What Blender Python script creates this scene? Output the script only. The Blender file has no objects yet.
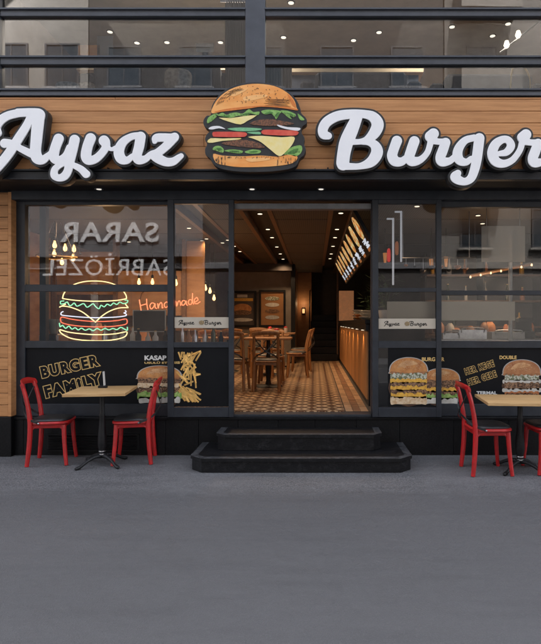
import bpy, bmesh, math, random
import numpy as np
from mathutils import Vector, Matrix
R = math.radians
C = bpy.context.scene
COL = C.collection
random.seed(7)

# ------------------------------------------------------------------ camera
EYE, DIST, F, CX, CY = 1.444, 6.0, 550.0, 315.0, 322.0
cam = bpy.data.objects.new('camera', bpy.data.cameras.new('camera'))
COL.objects.link(cam)
cam.location = (0, -DIST, EYE)
cam.rotation_euler = (R(90), 0, 0)
cd = cam.data
cd.sensor_fit = 'VERTICAL'; cd.sensor_height = 24.0
cd.lens = F / 644 * 24.0
cd.shift_x = (270.5 - CX) / 644
cd.clip_start = 0.05; cd.clip_end = 800
C.camera = cam
# ------------------------------------------------------------------ world
SUN_EL, SUN_AZ = 58, 12       # azimuth measured clockwise from +Y
w = bpy.data.worlds.new('World'); C.world = w; w.use_nodes = True
nt = w.node_tree; bg = nt.nodes['Background']
sky = nt.nodes.new('ShaderNodeTexSky'); sky.sky_type = 'NISHITA'; sky.sun_disc = False
sky.sun_elevation = R(SUN_EL); sky.sun_rotation = R(SUN_AZ)
sky.air_density = 1.0; sky.dust_density = 4.0; sky.ozone_density = 1.0
hsv = nt.nodes.new('ShaderNodeHueSaturation'); hsv.inputs['Saturation'].default_value = .42   # hazy white-ish sky
nt.links.new(sky.outputs[0], hsv.inputs['Color']); nt.links.new(hsv.outputs[0], bg.inputs[0]); bg.inputs[1].default_value = 0.15
sl = bpy.data.lights.new('sun', 'SUN'); sun = bpy.data.objects.new('sun', sl); COL.objects.link(sun)
sl.energy = 3.2; sl.angle = R(.6); sl.color = (1.0, .96, .91)
_d = Vector((math.sin(R(SUN_AZ)) * math.cos(R(SUN_EL)), math.cos(R(SUN_AZ)) * math.cos(R(SUN_EL)), math.sin(R(SUN_EL))))
sun.rotation_euler = _d.to_track_quat('Z', 'Y').to_euler(); sun.location = (0, -20, 30)
C.view_settings.view_transform = 'Standard'; C.view_settings.look = 'None'
C.view_settings.gamma = 1; C.view_settings.use_curve_mapping = False
C.view_settings.exposure = 2.54
C.render.engine = 'CYCLES'
C.cycles.use_denoising = True
C.cycles.max_bounces = 8; C.cycles.diffuse_bounces = 3; C.cycles.glossy_bounces = 4
C.cycles.transmission_bounces = 4; C.cycles.transparent_max_bounces = 16
C.cycles.caustics_reflective = False; C.cycles.caustics_refractive = False
C.cycles.sample_clamp_indirect = 3

# ------------------------------------------------------------------ helpers
def W(px, py, Y=0.0):
    """photo pixel at depth plane Y -> world x, z (used once, to measure real sizes)"""
    s = F / (Y + DIST)
    return (px - CX) / s, EYE - (py - CY) / s

def tag(o, label=None, cat=None, group=None, kind=None):
    if label: o['label'] = label
    if cat: o['category'] = cat
    if group: o['group'] = group
    if kind: o['kind'] = kind
    return o

def empty(name, loc=(0, 0, 0), label=None, cat=None, group=None, rz=0):
    o = bpy.data.objects.new(name, None); COL.objects.link(o)
    o.location = loc; o.rotation_euler = (0, 0, rz); o.empty_display_size = .1
    return tag(o, label, cat, group)

def rootloc(o):
    v = Vector((0, 0, 0))
    while o is not None:
        v += Vector(o.location); o = o.parent
    return v

def link_mesh(name, me, mats, parent=None, local=False, smooth=None):
    if not isinstance(mats, (list, tuple)): mats = [mats]
    me.materials.clear()
    for m in mats: me.materials.append(m)
    o = bpy.data.objects.new(name, me); COL.objects.link(o)
    if parent is not None:
        if not local:
            me.transform(Matrix.Translation(-rootloc(parent)))
        o.parent = parent
    elif not local:
        n = len(me.vertices)
        co = np.empty(n * 3, 'f'); me.vertices.foreach_get('co', co); co = co.reshape(-1, 3)
        c = Vector(((co[:, 0].min() + co[:, 0].max()) / 2, (co[:, 1].min() + co[:, 1].max()) / 2, co[:, 2].min()))
        me.transform(Matrix.Translation(-c)); o.location = c
    if smooth is not None:
        me.polygons.foreach_set('use_smooth', [True] * len(me.polygons))
        if smooth > 0 and hasattr(me, 'set_sharp_from_angle'):
            me.set_sharp_from_angle(angle=R(smooth))
    me.update()
    return o

def crom(pts, n=6, closed=False):
    P = [np.array(p, float) for p in pts]
    if len(P) < 3: 
        if len(P) == 2: return [tuple(P[0] + (P[1] - P[0]) * k / n) for k in range(n + 1)]
        return [tuple(p) for p in P]
    out = []; m = len(P)
    rng = range(m) if closed else range(m - 1)
    for i in rng:
        p1, p2 = P[i % m], P[(i + 1) % m]
        p0 = P[(i - 1) % m] if (closed or i > 0) else 2 * p1 - p2
        p3 = P[(i + 2) % m] if (closed or i + 2 < m) else 2 * p2 - p1
        for k in range(n):
            t = k / n
            out.append(tuple(.5 * ((2 * p1) + (-p0 + p2) * t + (2 * p0 - 5 * p1 + 4 * p2 - p3) * t * t + (-p0 + 3 * p1 - 3 * p2 + p3) * t ** 3)))
    if not closed: out.append(tuple(P[-1]))
    return out

class MB:
    def __init__(s): s.v = []; s.f = []; s.mi = []
    def add(s, vs, fs, mi=0):
        b = len(s.v); s.v += [tuple(v) for v in vs]; s.f += [tuple(i + b for i in f) for f in fs]; s.mi += [mi] * len(fs); return s
    def box(s, x0, x1, y0, y1, z0, z1, bev=0.0, mi=0, rot=None, piv=None):
        if bev > 0:
            bm = bmesh.new(); bmesh.ops.create_cube(bm, size=1)
            for v in bm.verts:
                v.co = Vector(((x0 + x1) / 2 + v.co.x * (x1 - x0), (y0 + y1) / 2 + v.co.y * (y1 - y0), (z0 + z1) / 2 + v.co.z * (z1 - z0)))
            b = min(bev, .45 * min(abs(x1 - x0), abs(y1 - y0), abs(z1 - z0)))
            bmesh.ops.bevel(bm, geom=bm.edges[:], offset=b, segments=1, affect='EDGES')
            vs = [v.co.copy() for v in bm.verts]; bm.verts.index_update()
            fs = [[v.index for v in f.verts] for f in bm.faces]; bm.free()
        else:
            vs = [Vector(p) for p in ((x0, y0, z0), (x1, y0, z0), (x1, y1, z0), (x0, y1, z0), (x0, y0, z1), (x1, y0, z1), (x1, y1, z1), (x0, y1, z1))]
            fs = [(3, 2, 1, 0), (4, 5, 6, 7), (0, 1, 5, 4), (1, 2, 6, 5), (2, 3, 7, 6), (3, 0, 4, 7)]
        if rot is not None:
            piv = Vector(piv or ((x0 + x1) / 2, (y0 + y1) / 2, (z0 + z1) / 2))
            vs = [rot @ (v - piv) + piv for v in vs]
        return s.add(vs, fs, mi)
    def tube(s, pts, r, seg=8, cap=True, flat=1.0, mi=0):
        P = [Vector(p) for p in pts]; n = len(P)
        rr = r if isinstance(r, (list, tuple)) else [r] * n
        up = None; rings = []
        for i in range(n):
            t = (P[min(i + 1, n - 1)] - P[max(i - 1, 0)])
            if t.length < 1e-9: t = Vector((0, 0, 1))
            t.normalize()
            if up is None:
                a = Vector((0, 1, 0)) if abs(t.y) < .9 else Vector((1, 0, 0))
                up = (a - t * a.dot(t)).normalized()
            else:
                up = (up - t * up.dot(t)); up = up.normalized() if up.length > 1e-6 else t.orthogonal().normalized()
            sd = t.cross(up)
            rings.append([P[i] + (up * math.cos(2 * math.pi * k / seg) * flat + sd * math.sin(2 * math.pi * k / seg)) * rr[i] for k in range(seg)])
        vs = [v for rg in rings for v in rg]; fs = []
        for i in range(n - 1):
            for k in range(seg):
                a = i * seg + k; b = i * seg + (k + 1) % seg
                fs.append((a, b, b + seg, a + seg))
        if cap:
            fs.append(tuple(range(seg))[::-1]); fs.append(tuple((n - 1) * seg + k for k in range(seg)))
        return s.add(vs, fs, mi)
    def lathe(s, prof, cx, cy, cz=0, seg=16, mi=0):
        vs = []; fs = []; n = len(prof)
        for r, z in prof:
            for k in range(seg):
                a = 2 * math.pi * k / seg; vs.append((cx + r * math.cos(a), cy + r * math.sin(a), cz + z))
        for i in range(n - 1):
            for k in range(seg):
                a = i * seg + k; b = i * seg + (k + 1) % seg; fs.append((a, b, b + seg, a + seg))
        fs.append(tuple(range(seg))[::-1]); fs.append(tuple((n - 1) * seg + k for k in range(seg)))
        return s.add(vs, fs, mi)
    def prism(s, poly, y0, y1, mi=0):
        """poly: list of (x,z), extruded between y0 (front) and y1 (back)"""
        n = len(poly)
        a = sum(poly[i][0] * poly[(i + 1) % n][1] - poly[(i + 1) % n][0] * poly[i][1] for i in range(n))
        if a < 0: poly = poly[::-1]
        vs = [(x, y0, z) for x, z in poly] + [(x, y1, z) for x, z in poly]
        fs = [tuple(range(n)), tuple(range(2 * n - 1, n - 1, -1))]
        for i in range(n): j = (i + 1) % n; fs.append((i + n, j + n, j, i)[::1])
        return s.add(vs, fs, mi)
    def hprism(s, poly, z0, z1, mi=0):
        n = len(poly)
        a = sum(poly[i][0] * poly[(i + 1) % n][1] - poly[(i + 1) % n][0] * poly[i][1] for i in range(n))
        if a < 0: poly = poly[::-1]
        vs = [(x, y, z0) for x, y in poly] + [(x, y, z1) for x, y in poly]
        fs = [tuple(range(n))[::-1], tuple(range(n, 2 * n))]
        for i in range(n): j = (i + 1) % n; fs.append((i, j, j + n, i + n))
        return s.add(vs, fs, mi)
    def build(s, name, mats, parent=None, local=False, smooth=None):
        me = bpy.data.meshes.new(name); me.from_pydata(s.v, [], s.f)
        o = link_mesh(name, me, mats, parent, local, smooth)
        if any(s.mi): me.polygons.foreach_set('material_index', s.mi)
        return o

def box(name, m, parent, *a, bev=0.0, **k):
    return MB().box(*a, bev=bev, **k).build(name, m, parent)

# -------- materials
MATS = {}
def mat(name, col, rough=.6, col2=None, scale=20., bump=0., bscale=None, metal=0., stretch=None, emit=None, es=0., spec=.5, det=6., thr=(.35, .65), island=0., coat=0.):
    if name in MATS: return MATS[name]
    m = bpy.data.materials.new(name); m.use_nodes = True; n = m.node_tree.nodes; l = m.node_tree.links
    b = n['Principled BSDF']
    b.inputs['Base Color'].default_value = (*col, 1); b.inputs['Roughness'].default_value = rough
    b.inputs['Metallic'].default_value = metal; b.inputs['Specular IOR Level'].default_value = spec
    b.inputs['Coat Weight'].default_value = coat
    if emit: b.inputs['Emission Color'].default_value = (*emit, 1); b.inputs['Emission Strength'].default_value = es
    tc = n.new('ShaderNodeTexCoord'); mp = n.new('ShaderNodeMapping'); l.new(tc.outputs['Object'], mp.inputs[0])
    if stretch: mp.inputs['Scale'].default_value = stretch
    if col2 is not None:
        t = n.new('ShaderNodeTexNoise'); t.inputs['Scale'].default_value = scale; t.inputs['Detail'].default_value = det; t.inputs['Roughness'].default_value = .62
        l.new(mp.outputs[0], t.inputs['Vector'])
        r = n.new('ShaderNodeMapRange'); r.inputs[1].default_value = thr[0]; r.inputs[2].default_value = thr[1]
        l.new(t.outputs[0], r.inputs[0])
        x = n.new('ShaderNodeMix'); x.data_type = 'RGBA'
        x.inputs[6].default_value = (*col, 1); x.inputs[7].default_value = (*col2, 1)
        l.new(r.outputs[0], x.inputs[0]); src = x.outputs[2]
        if island > 0:
            g = n.new('ShaderNodeNewGeometry'); hs = n.new('ShaderNodeHueSaturation')
            mr = n.new('ShaderNodeMapRange'); mr.inputs[3].default_value = 1 - island; mr.inputs[4].default_value = 1 + island
            l.new(g.outputs['Random Per Island'], mr.inputs[0]); l.new(mr.outputs[0], hs.inputs['Value']); l.new(src, hs.inputs['Color']); src = hs.outputs[0]
            ad = n.new('ShaderNodeVectorMath'); ad.operation = 'ADD'
            mv = n.new('ShaderNodeMath'); mv.operation = 'MULTIPLY'; mv.inputs[1].default_value = 37.
            l.new(g.outputs['Random Per Island'], mv.inputs[0]); l.new(mp.outputs[0], ad.inputs[0]); l.new(mv.outputs[0], ad.inputs[1]); l.new(ad.outputs[0], t.inputs['Vector'])
        l.new(src, b.inputs['Base Color'])
        rr = n.new('ShaderNodeMapRange'); rr.inputs[3].default_value = max(0, rough - .08); rr.inputs[4].default_value = min(1, rough + .1)
        l.new(t.outputs[0], rr.inputs[0]); l.new(rr.outputs[0], b.inputs['Roughness'])
    if bump > 0:
        t2 = n.new('ShaderNodeTexNoise'); t2.inputs['Scale'].default_value = bscale or scale * 2; t2.inputs['Detail'].default_value = 8
        l.new(mp.outputs[0], t2.inputs['Vector'])
        bp = n.new('ShaderNodeBump'); bp.inputs['Strength'].default_value = bump; bp.inputs['Distance'].default_value = .01
        l.new(t2.outputs[0], bp.inputs['Height']); l.new(bp.outputs[0], b.inputs['Normal'])
    MATS[name] = m; return m

def glass(name, tint=(.9, .93, .94), ior=1.62, rough=0.0, veil=0.0):
    m = bpy.data.materials.new(name); m.use_nodes = True; n = m.node_tree.nodes; l = m.node_tree.links
    n.remove(n['Principled BSDF']); out = n['Material Output']
    tr = n.new('ShaderNodeBsdfTransparent'); tr.inputs[0].default_value = (*tint, 1)
    gl = n.new('ShaderNodeBsdfGlossy'); gl.inputs['Roughness'].default_value = rough
    fr = n.new('ShaderNodeFresnel'); fr.inputs[0].default_value = ior
    tcg = n.new('ShaderNodeTexCoord'); nz = n.new('ShaderNodeTexNoise'); nz.inputs['Scale'].default_value = 1.3; nz.inputs['Detail'].default_value = 1
    l.new(tcg.outputs['Object'], nz.inputs['Vector'])
    bp = n.new('ShaderNodeBump'); bp.inputs['Strength'].default_value = .05; bp.inputs['Distance'].default_value = .012
    l.new(nz.outputs[0], bp.inputs['Height']); l.new(bp.outputs[0], gl.inputs['Normal'])
    mx = n.new('ShaderNodeMixShader'); l.new(fr.outputs[0], mx.inputs[0]); l.new(tr.outputs[0], mx.inputs[1]); l.new(gl.outputs[0], mx.inputs[2])
    last = mx.outputs[0]
    if veil > 0:
        df = n.new('ShaderNodeBsdfDiffuse'); df.inputs[0].default_value = (.6, .6, .6, 1)
        m2 = n.new('ShaderNodeMixShader'); m2.inputs[0].default_value = veil
        l.new(last, m2.inputs[1]); l.new(df.outputs[0], m2.inputs[2]); last = m2.outputs[0]
    l.new(last, out.inputs[0]); return m

M = dict(
    frame=mat('dark metal frame', (.016, .019, .025), .42, (.026, .030, .038), 9, bump=.04, bscale=60, spec=.4),
    upframe=mat('grey blue frame', (.045, .05, .062), .4, (.062, .068, .082), 6, bump=.03, bscale=50),
    beam=mat('canopy metal', (.011, .012, .015), .45, (.019, .021, .026), 5, bump=.05, bscale=30, spec=.3),
    black=mat('black paint', (.006, .006, .007), .5, (.010, .010, .011), 12, spec=.25),
    soffit=mat('soffit', (.012, .011, .012), .7, (.018, .017, .017), 10, spec=.2),
    granite=mat('black granite', (.0035, .0035, .0042), .4, (.011, .011, .012), 60, bump=.1, bscale=120, thr=(.45, .75), island=.2, spec=.22),
    step=mat('step granite', (.004, .004, .005), .45, (.020, .020, .022), 20, bump=.2, bscale=90, thr=(.5, .8), spec=.3),
    stepedge=mat('worn step edge', (.035, .036, .04), .5, (.1, .1, .105), 30, bump=.2, thr=(.4, .75)),
    wood=mat('cladding wood', (.40, .180, .068), .5, (.55, .27, .108), 4.0, bump=.12, bscale=16, stretch=(.5, 3, 9), island=.12, det=8, spec=.35),
    letter=mat('white letter face', (.87, .875, .885), .42, (.84, .845, .86), 5, bump=.02),
    lback=mat('black letter body', (.010, .011, .012), .5, (.018, .019, .02), 14, bump=.05),
    red=mat('red paint', (.52, .014, .016), .36, (.36, .012, .012), 18, bump=.05, bscale=40, coat=.2),
    seatpad=mat('black leatherette', (.010, .010, .011), .42, (.02, .02, .022), 14, bump=.2, bscale=120),
    strap=mat('black strap metal', (.012, .012, .013), .35, (.02, .02, .02), 20),
    steel=mat('steel', (.55, .55, .57), .3, (.42, .42, .44), 20, metal=1.),
    iron=mat('cast iron', (.007, .007, .008), .45, (.014, .014, .015), 30, bump=.2, bscale=90, spec=.3),
    ttop=mat('tabletop oak', (.46, .27, .11), .45, (.60, .38, .17), 4.5, bump=.05, stretch=(1.2, 9, 9), det=8, island=.06),
    cwood=mat('chair wood', (.20, .088, .032), .45, (.31, .145, .055), 6, stretch=(6, 6, 1), bump=.05),
    ceil=mat('ceiling panel', (.045, .035, .03), .8, (.07, .055, .045), 14),
    channel=mat('ceiling channel', (.012, .010, .010), .7, (.02, .018, .017), 14),
    trim=mat('ceiling trim wood', (.12, .06, .03), .5, (.18, .095, .05), 6, stretch=(6, 1, 6)),
    iwall=mat('interior wall', (.20, .17, .14), .8, (.26, .225, .19), 4, bump=.1),
    iwallw=mat('warm wall', (.30, .15, .07), .6, (.42, .23, .11), 3, stretch=(1, 1, 3), bump=.05),
    idark=mat('dark wall', (.03, .025, .022), .7, (.05, .04, .035), 6),
    cwoodp=mat('counter slats', (.30, .13, .045), .45, (.46, .22, .08), 5, stretch=(8, 8, .8), island=.25),
    vinyl=mat('black vinyl', (.0045, .005, .0065), .5, (.007, .0075, .009), 5, spec=.15),
    gold=mat('gold print', (.80, .54, .20), .6, (.66, .44, .15), 30),
    white=mat('white print', (.72, .72, .70), .6, (.6, .6, .58), 20),
    cream=mat('cream panel', (.55, .49, .40), .7, (.48, .43, .35), 3),
    fabric=mat('sofa fabric', (.035, .045, .065), .9, (.06, .07, .095), 12, bump=.2, bscale=150),
    pillow=mat('pillow cloth', (.75, .68, .58), .9, (.32, .29, .26), 22, bump=.3, bscale=90),
    curtain=mat('curtain cloth', (.42, .38, .33), .9, (.34, .31, .27), 5, stretch=(9, 9, .5)),
    bottle=mat('dark bottle', (.03, .045, .02), .15, (.05, .06, .03), 5),
    ceramic=mat('ceramic', (.6, .58, .54), .3, (.5, .48, .45), 5),
    leaf=mat('leaves', (.03, .06, .02), .6, (.06, .10, .035), 9),
)
GLASS = glass('window glass', (.88, .89, .90), 1.5)
GLASSU = glass('upper window glass', (.86, .87, .88), 1.6)
GLASSD = mat('far window glass', (.03, .04, .05), .08, (.05, .06, .07), 2)
def emis(name, col, s):
    return mat(name, (.02, .02, .02), .5, emit=col, es=s)
E = dict(down=emis('downlight glow', (1, .80, .55), .34), downw=emis('downlight glow upstairs', (1, .88, .70), .3), spotg=emis('rail spot glow', (1, .6, .3), .5),
         bulb=emis('bulb glow', (1, .50, .17), .9), ny=emis('neon yellow', (1, .70, .30), .42), ng=emis('neon green', (.33, .9, .50), .26),
         nw=emis('neon white', (.85, .85, 1), .26), nr=emis('neon red', (1, .17, .08), .30), nh=emis('neon orange red', (1, .20, .08), .5))

LK = .33    # overall level of the room lamps
def lamp(name, kind, loc, energy, color=(1, .62, .32), size=.1, rot=None, spot=None, parent=None):
    l = bpy.data.lights.new(name, kind); l.energy = energy * LK; l.color = color
    if kind == 'POINT': l.shadow_soft_size = size
    if kind == 'AREA': l.size = size
    if kind == 'SPOT': l.spot_size = R(spot or 110); l.spot_blend = .8; l.shadow_soft_size = size
    o = bpy.data.objects.new(name, l); COL.objects.link(o)
    if parent is not None: o.parent = parent; o.location = Vector(loc) - rootloc(parent)
    else: o.location = loc
    if rot: o.rotation_euler = rot
    return o

# -------- outline lettering: union of tapered strokes, contoured by marching squares
def field(strokes, x0, y0, x1, y1, st):
    nx = int((x1 - x0) / st) + 1; ny = int((y1 - y0) / st) + 1
    D = np.full((ny, nx), 99., 'f'); gx = x0 + np.arange(nx) * st; gy = y0 + np.arange(ny) * st
    for s in strokes:
        q = crom(s, 7)
        for a, b in zip(q[:-1], q[1:]):
            mr = max(a[2], b[2]) + 5
            i0 = max(0, int((min(a[0], b[0]) - mr - x0) / st)); i1 = min(nx, int((max(a[0], b[0]) + mr - x0) / st) + 2)
            j0 = max(0, int((min(a[1], b[1]) - mr - y0) / st)); j1 = min(ny, int((max(a[1], b[1]) + mr - y0) / st) + 2)
            if i1 <= i0 or j1 <= j0: continue
            X, Y = np.meshgrid(gx[i0:i1], gy[j0:j1])
            dx, dy = b[0] - a[0], b[1] - a[1]; L = dx * dx + dy * dy + 1e-9
            t = np.clip(((X - a[0]) * dx + (Y - a[1]) * dy) / L, 0, 1)
            d = np.hypot(X - a[0] - t * dx, Y - a[1] - t * dy) - (a[2] + t * (b[2] - a[2]))
            D[j0:j1, i0:i1] = np.minimum(D[j0:j1, i0:i1], d)
    return D, gx, gy

def contours(D, gx, gy, iso):
    V = D - iso; V[np.abs(V) < 1e-5] = 1e-5
    s = V < 0; ny, nx = V.shape; segs = {}
    cell = s[:-1, :-1].astype(int) + 2 * s[:-1, 1:] + 4 * s[1:, 1:] + 8 * s[1:, :-1]
    T = {1: [(3, 0)], 2: [(0, 1)], 3: [(3, 1)], 4: [(1, 2)], 5: [(3, 2), (1, 0)], 6: [(0, 2)], 7: [(3, 2)], 8: [(2, 3)], 9: [(2, 0)], 10: [(0, 3), (2, 1)], 11: [(2, 1)], 12: [(1, 3)], 13: [(1, 0)], 14: [(0, 3)]}
    def key(j, i, e): return {0: (j, i, 0), 1: (j, i + 1, 1), 2: (j + 1, i, 0), 3: (j, i, 1)}[e]
    for j, i in zip(*np.nonzero((cell > 0) & (cell < 15))):
        for a, b in T[int(cell[j, i])]: segs[key(j, i, a)] = key(j, i, b)
    def pos(k):
        j, i, o = k
        if o == 0: a, b = V[j, i], V[j, i + 1]; t = a / (a - b); return gx[i] + t * (gx[i + 1] - gx[i]), gy[j]
        a, b = V[j, i], V[j + 1, i]; t = a / (a - b); return gx[i], gy[j] + t * (gy[j + 1] - gy[j])
    loops = []
    while segs:
        k0, k = segs.popitem(); lp = [pos(k0)]
        while k != k0 and k in segs: lp.append(pos(k)); k = segs.pop(k)
        if len(lp) > 8: loops.append(lp)
    out = []
    for lp in loops:
        a = np.array(lp); a = (np.roll(a, 1, 0) + 2 * a + np.roll(a, -1, 0)) / 4; out.append(a[::2])
    return out

def curve_mesh(loops, depth, bev=0.0):
    """closed (x,z) loops -> solid mesh, front face at y=-depth/2-bev"""
    cu = bpy.data.curves.new('tmp', 'CURVE'); cu.dimensions = '2D'; cu.fill_mode = 'BOTH'; cu.extrude = depth / 2
    cu.bevel_depth = bev; cu.bevel_resolution = 1; cu.offset = -bev
    for lp in loops:
        sp = cu.splines.new('POLY'); sp.points.add(len(lp) - 1)
        for i, p in enumerate(lp): sp.points[i].co = (p[0], p[1], 0, 1)
        sp.use_cyclic_u = True
    return _tomesh(cu)

def _tomesh(cu):
    o = bpy.data.objects.new('tmp', cu); COL.objects.link(o)
    dg = bpy.context.evaluated_depsgraph_get()
    me = bpy.data.meshes.new_from_object(o.evaluated_get(dg)); me.transform(Matrix.Rotation(R(90), 4, 'X'))
    bpy.data.objects.remove(o); bpy.data.curves.remove(cu)
    return me

def text_mesh(body, depth=.002, offset=0.0, spacing=1.0, shear=0.0):
    cu = bpy.data.curves.new('tmp', 'FONT'); cu.body = body; cu.extrude = depth / 2; cu.offset = offset; cu.space_character = spacing
    cu.shear = shear; cu.resolution_u = 3
    return _tomesh(cu)

def place_text(name, body, m, parent, px0, py0, px1, py1, Y, depth=.003, offset=0.0, ang=0, spacing=1.0, shear=0.0, ref=None, mirror=False):
    """fit text into a box of the facade; px/py box is for the unrotated text"""
    me = text_mesh(body, depth, offset, spacing, shear)
    co = np.empty(len(me.vertices) * 3, 'f'); me.vertices.foreach_get('co', co); co = co.reshape(-1, 3)
    bx0, bx1, bz0, bz1 = ref or (co[:, 0].min(), co[:, 0].max(), co[:, 2].min(), co[:, 2].max())
    X0, Z1 = W(px0, py0, Y); X1, Z0 = W(px1, py1, Y)
    x = (co[:, 0] - (bx0 + bx1) / 2) * (X1 - X0) / (bx1 - bx0); z = (co[:, 2] - (bz0 + bz1) / 2) * (Z1 - Z0) / (bz1 - bz0)
    a = R(ang); co2 = np.stack([(X0 + X1) / 2 + x * math.cos(a) - z * math.sin(a), Y + co[:, 1], (Z0 + Z1) / 2 + x * math.sin(a) + z * math.cos(a)], 1)
    me.vertices.foreach_set('co', co2.astype('f').ravel())
    o = link_mesh(name, me, m, parent); return o, (bx0, bx1, bz0, bz1)

def S(raw, ox, oy, sc): return [(ox + x / sc, oy + y / sc) for x, y in raw]
def PX(pts, Y): return [W(x, y, Y) for x, y in pts]

#@@SETTING
# ------------------------------------------------------------------ ground
def ground_mat(name, base, hi, lo, rough=.75, strip=False):
    m = bpy.data.materials.new(name); m.use_nodes = True; n = m.node_tree.nodes; l = m.node_tree.links; b = n['Principled BSDF']
    tc = n.new('ShaderNodeTexCoord')
    def noise(s, d, st=(1, 1, 1)):
        mp = n.new('ShaderNodeMapping'); mp.inputs['Scale'].default_value = st; l.new(tc.outputs['Object'], mp.inputs[0])
        t = n.new('ShaderNodeTexNoise'); t.inputs['Scale'].default_value = s; t.inputs['Detail'].default_value = d; l.new(mp.outputs[0], t.inputs['Vector']); return t.outputs[0]
    def rng(s, a, c, lo_, hi_):
        r = n.new('ShaderNodeMapRange'); r.inputs[1].default_value = a; r.inputs[2].default_value = c; r.inputs[3].default_value = lo_; r.inputs[4].default_value = hi_; l.new(s, r.inputs[0]); return r.outputs[0]
    def mix(f, a, c):
        x = n.new('ShaderNodeMix'); x.data_type = 'RGBA'
        for i, q in ((6, a), (7, c)):
            if isinstance(q, tuple): x.inputs[i].default_value = (*q, 1)
            else: l.new(q, x.inputs[i])
        l.new(f, x.inputs[0]); return x.outputs[2]
    big = noise(.55, 4, (1, 2.2, 1)); fine = noise(140, 3); mid = noise(7, 7, (1, 2.5, 1)); st = noise(2.2, 6, (.5, 3.5, 1))
    c = mix(rng(big, .35, .65, 0, 1), base, tuple(v * .93 for v in base))
    c = mix(rng(mid, .5, .8, 0, .25), c, hi)
    c = mix(rng(st, .52, .75, 0, .5), c, lo)
    c = mix(rng(fine, .5, .72, 0, .6), c, hi)
    fn2 = noise(210, 2); c = mix(rng(fn2, .55, .75, 0, .6), c, lo)
    if strip:
        sp = n.new('ShaderNodeSeparateXYZ'); ge = n.new('ShaderNodeNewGeometry'); l.new(ge.outputs['Position'], sp.inputs[0])
        ad = n.new('ShaderNodeMath'); ad.operation = 'MULTIPLY_ADD'; ad.inputs[1].default_value = .5; l.new(mid, ad.inputs[0]); l.new(sp.outputs[1], ad.inputs[2])
        f = rng(ad.outputs[0], -1.22, -.95, 0, 1)
        cc = mix(rng(noise(95, 3), .42, .66, 0, 1), tuple(v * 1.05 for v in base), tuple(v * 1.5 for v in hi)); cc = mix(rng(noise(120, 2), .52, .66, 0, .9), cc, tuple(v * .6 for v in lo)); cc = mix(rng(st, .48, .7, 0, .55), cc, lo); cc = mix(rng(noise(1.1, 5), .5, .68, 0, .5), cc, tuple(v * 1.3 for v in hi))
        c = mix(f, c, cc)
    l.new(c, b.inputs['Base Color']); l.new(rng(mid, .3, .7, rough - .12, rough + .08), b.inputs['Roughness'])
    bp = n.new('ShaderNodeBump'); bp.inputs['Strength'].default_value = .6; bp.inputs['Distance'].default_value = .008
    l.new(fine, bp.inputs['Height']); l.new(bp.outputs[0], b.inputs['Normal'])
    return m
GM = ground_mat('pavement concrete', (.085, .0845, .088), (.114, .1135, .117), (.060, .0595, .063), strip=True)
GS = ground_mat('pavement strip', (.14, .142, .15), (.24, .242, .25), (.07, .071, .078), .8)
RM = ground_mat('road asphalt', (.05, .05, .054), (.09, .09, .094), (.03, .03, .032), .8)
tag(MB().box(-300, 300, -300, 300, -.4, -.14).build('ground', RM), kind='structure')
tag(MB().box(-60, 60, -7.2, .0, -.13, .0).build('pavement', GM), kind='structure')
tag(MB().box(-60, 60, -7.36, -7.202, -.13, .004, bev=.01).build('kerb', mat('kerb stone', (.25, .25, .25), .7, (.32, .32, .32), 12, bump=.2)), kind='structure')
tag(MB().box(-60, 60, -13.0, -7.362, -.138, -.12).build('road', RM), kind='structure')
tag(MB().box(-60, 60, -60, -13.0, -.13, -.005).build('far_pavement', GM), kind='structure')

# ------------------------------------------------------------------ the restaurant building
B = empty('restaurant_building', (0, .5, 0), 'burger restaurant front with wood cladding, dark metal frames and black granite base', 'building')
fr, up = M['frame'], M['upframe']
def wx(px, Y=0): return W(px, 0, Y)[0]
def wz(py, Y=0): return W(0, py, Y)[1]
XL, XR = -4.6, 4.9
ZP = .415
# granite base tiles
mb = MB(); x = XL
jx = [XL, -4.1, -3.16, -2.62, -2.1, -1.62, -1.262, -.835, -.4, 0, .45, .917, 1.5, 2.1, 2.7, 3.3, 3.9, XR]
for a, b in zip(jx[:-1], jx[1:]): mb.box(a + .0015, b - .0015, -.04, .05, .0, ZP - .03, bev=.002)
mb.build('plinth', M['granite'], B)
MB().box(XL, XR, -.055, .06, ZP - .03, ZP, bev=.004).build('sill', M['granite'], B)
# vent grille in the plinth
v = MB(); vx0, vx1 = wx(47, -.05), wx(139, -.05); vz0, vz1 = wz(451, -.05), wz(434, -.05)
v.box(vx0, vx1, -.046, -.041, vz0, vz1)
for k in range(6):
    zz = vz0 + .012 + (vz1 - vz0 - .024) * (k + .5) / 6
    v.box(vx0 + .02, vx1 - .02, -.062, -.048, zz - .006, zz + .006, rot=Matrix.Rotation(R(25), 3, 'X'))
v.box(vx0, vx1, -.066, -.047, vz1 - .012, vz1); v.box(vx0, vx1, -.066, -.047, vz0, vz0 + .012)
v.build('vent_grille', M['black'], B)
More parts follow.
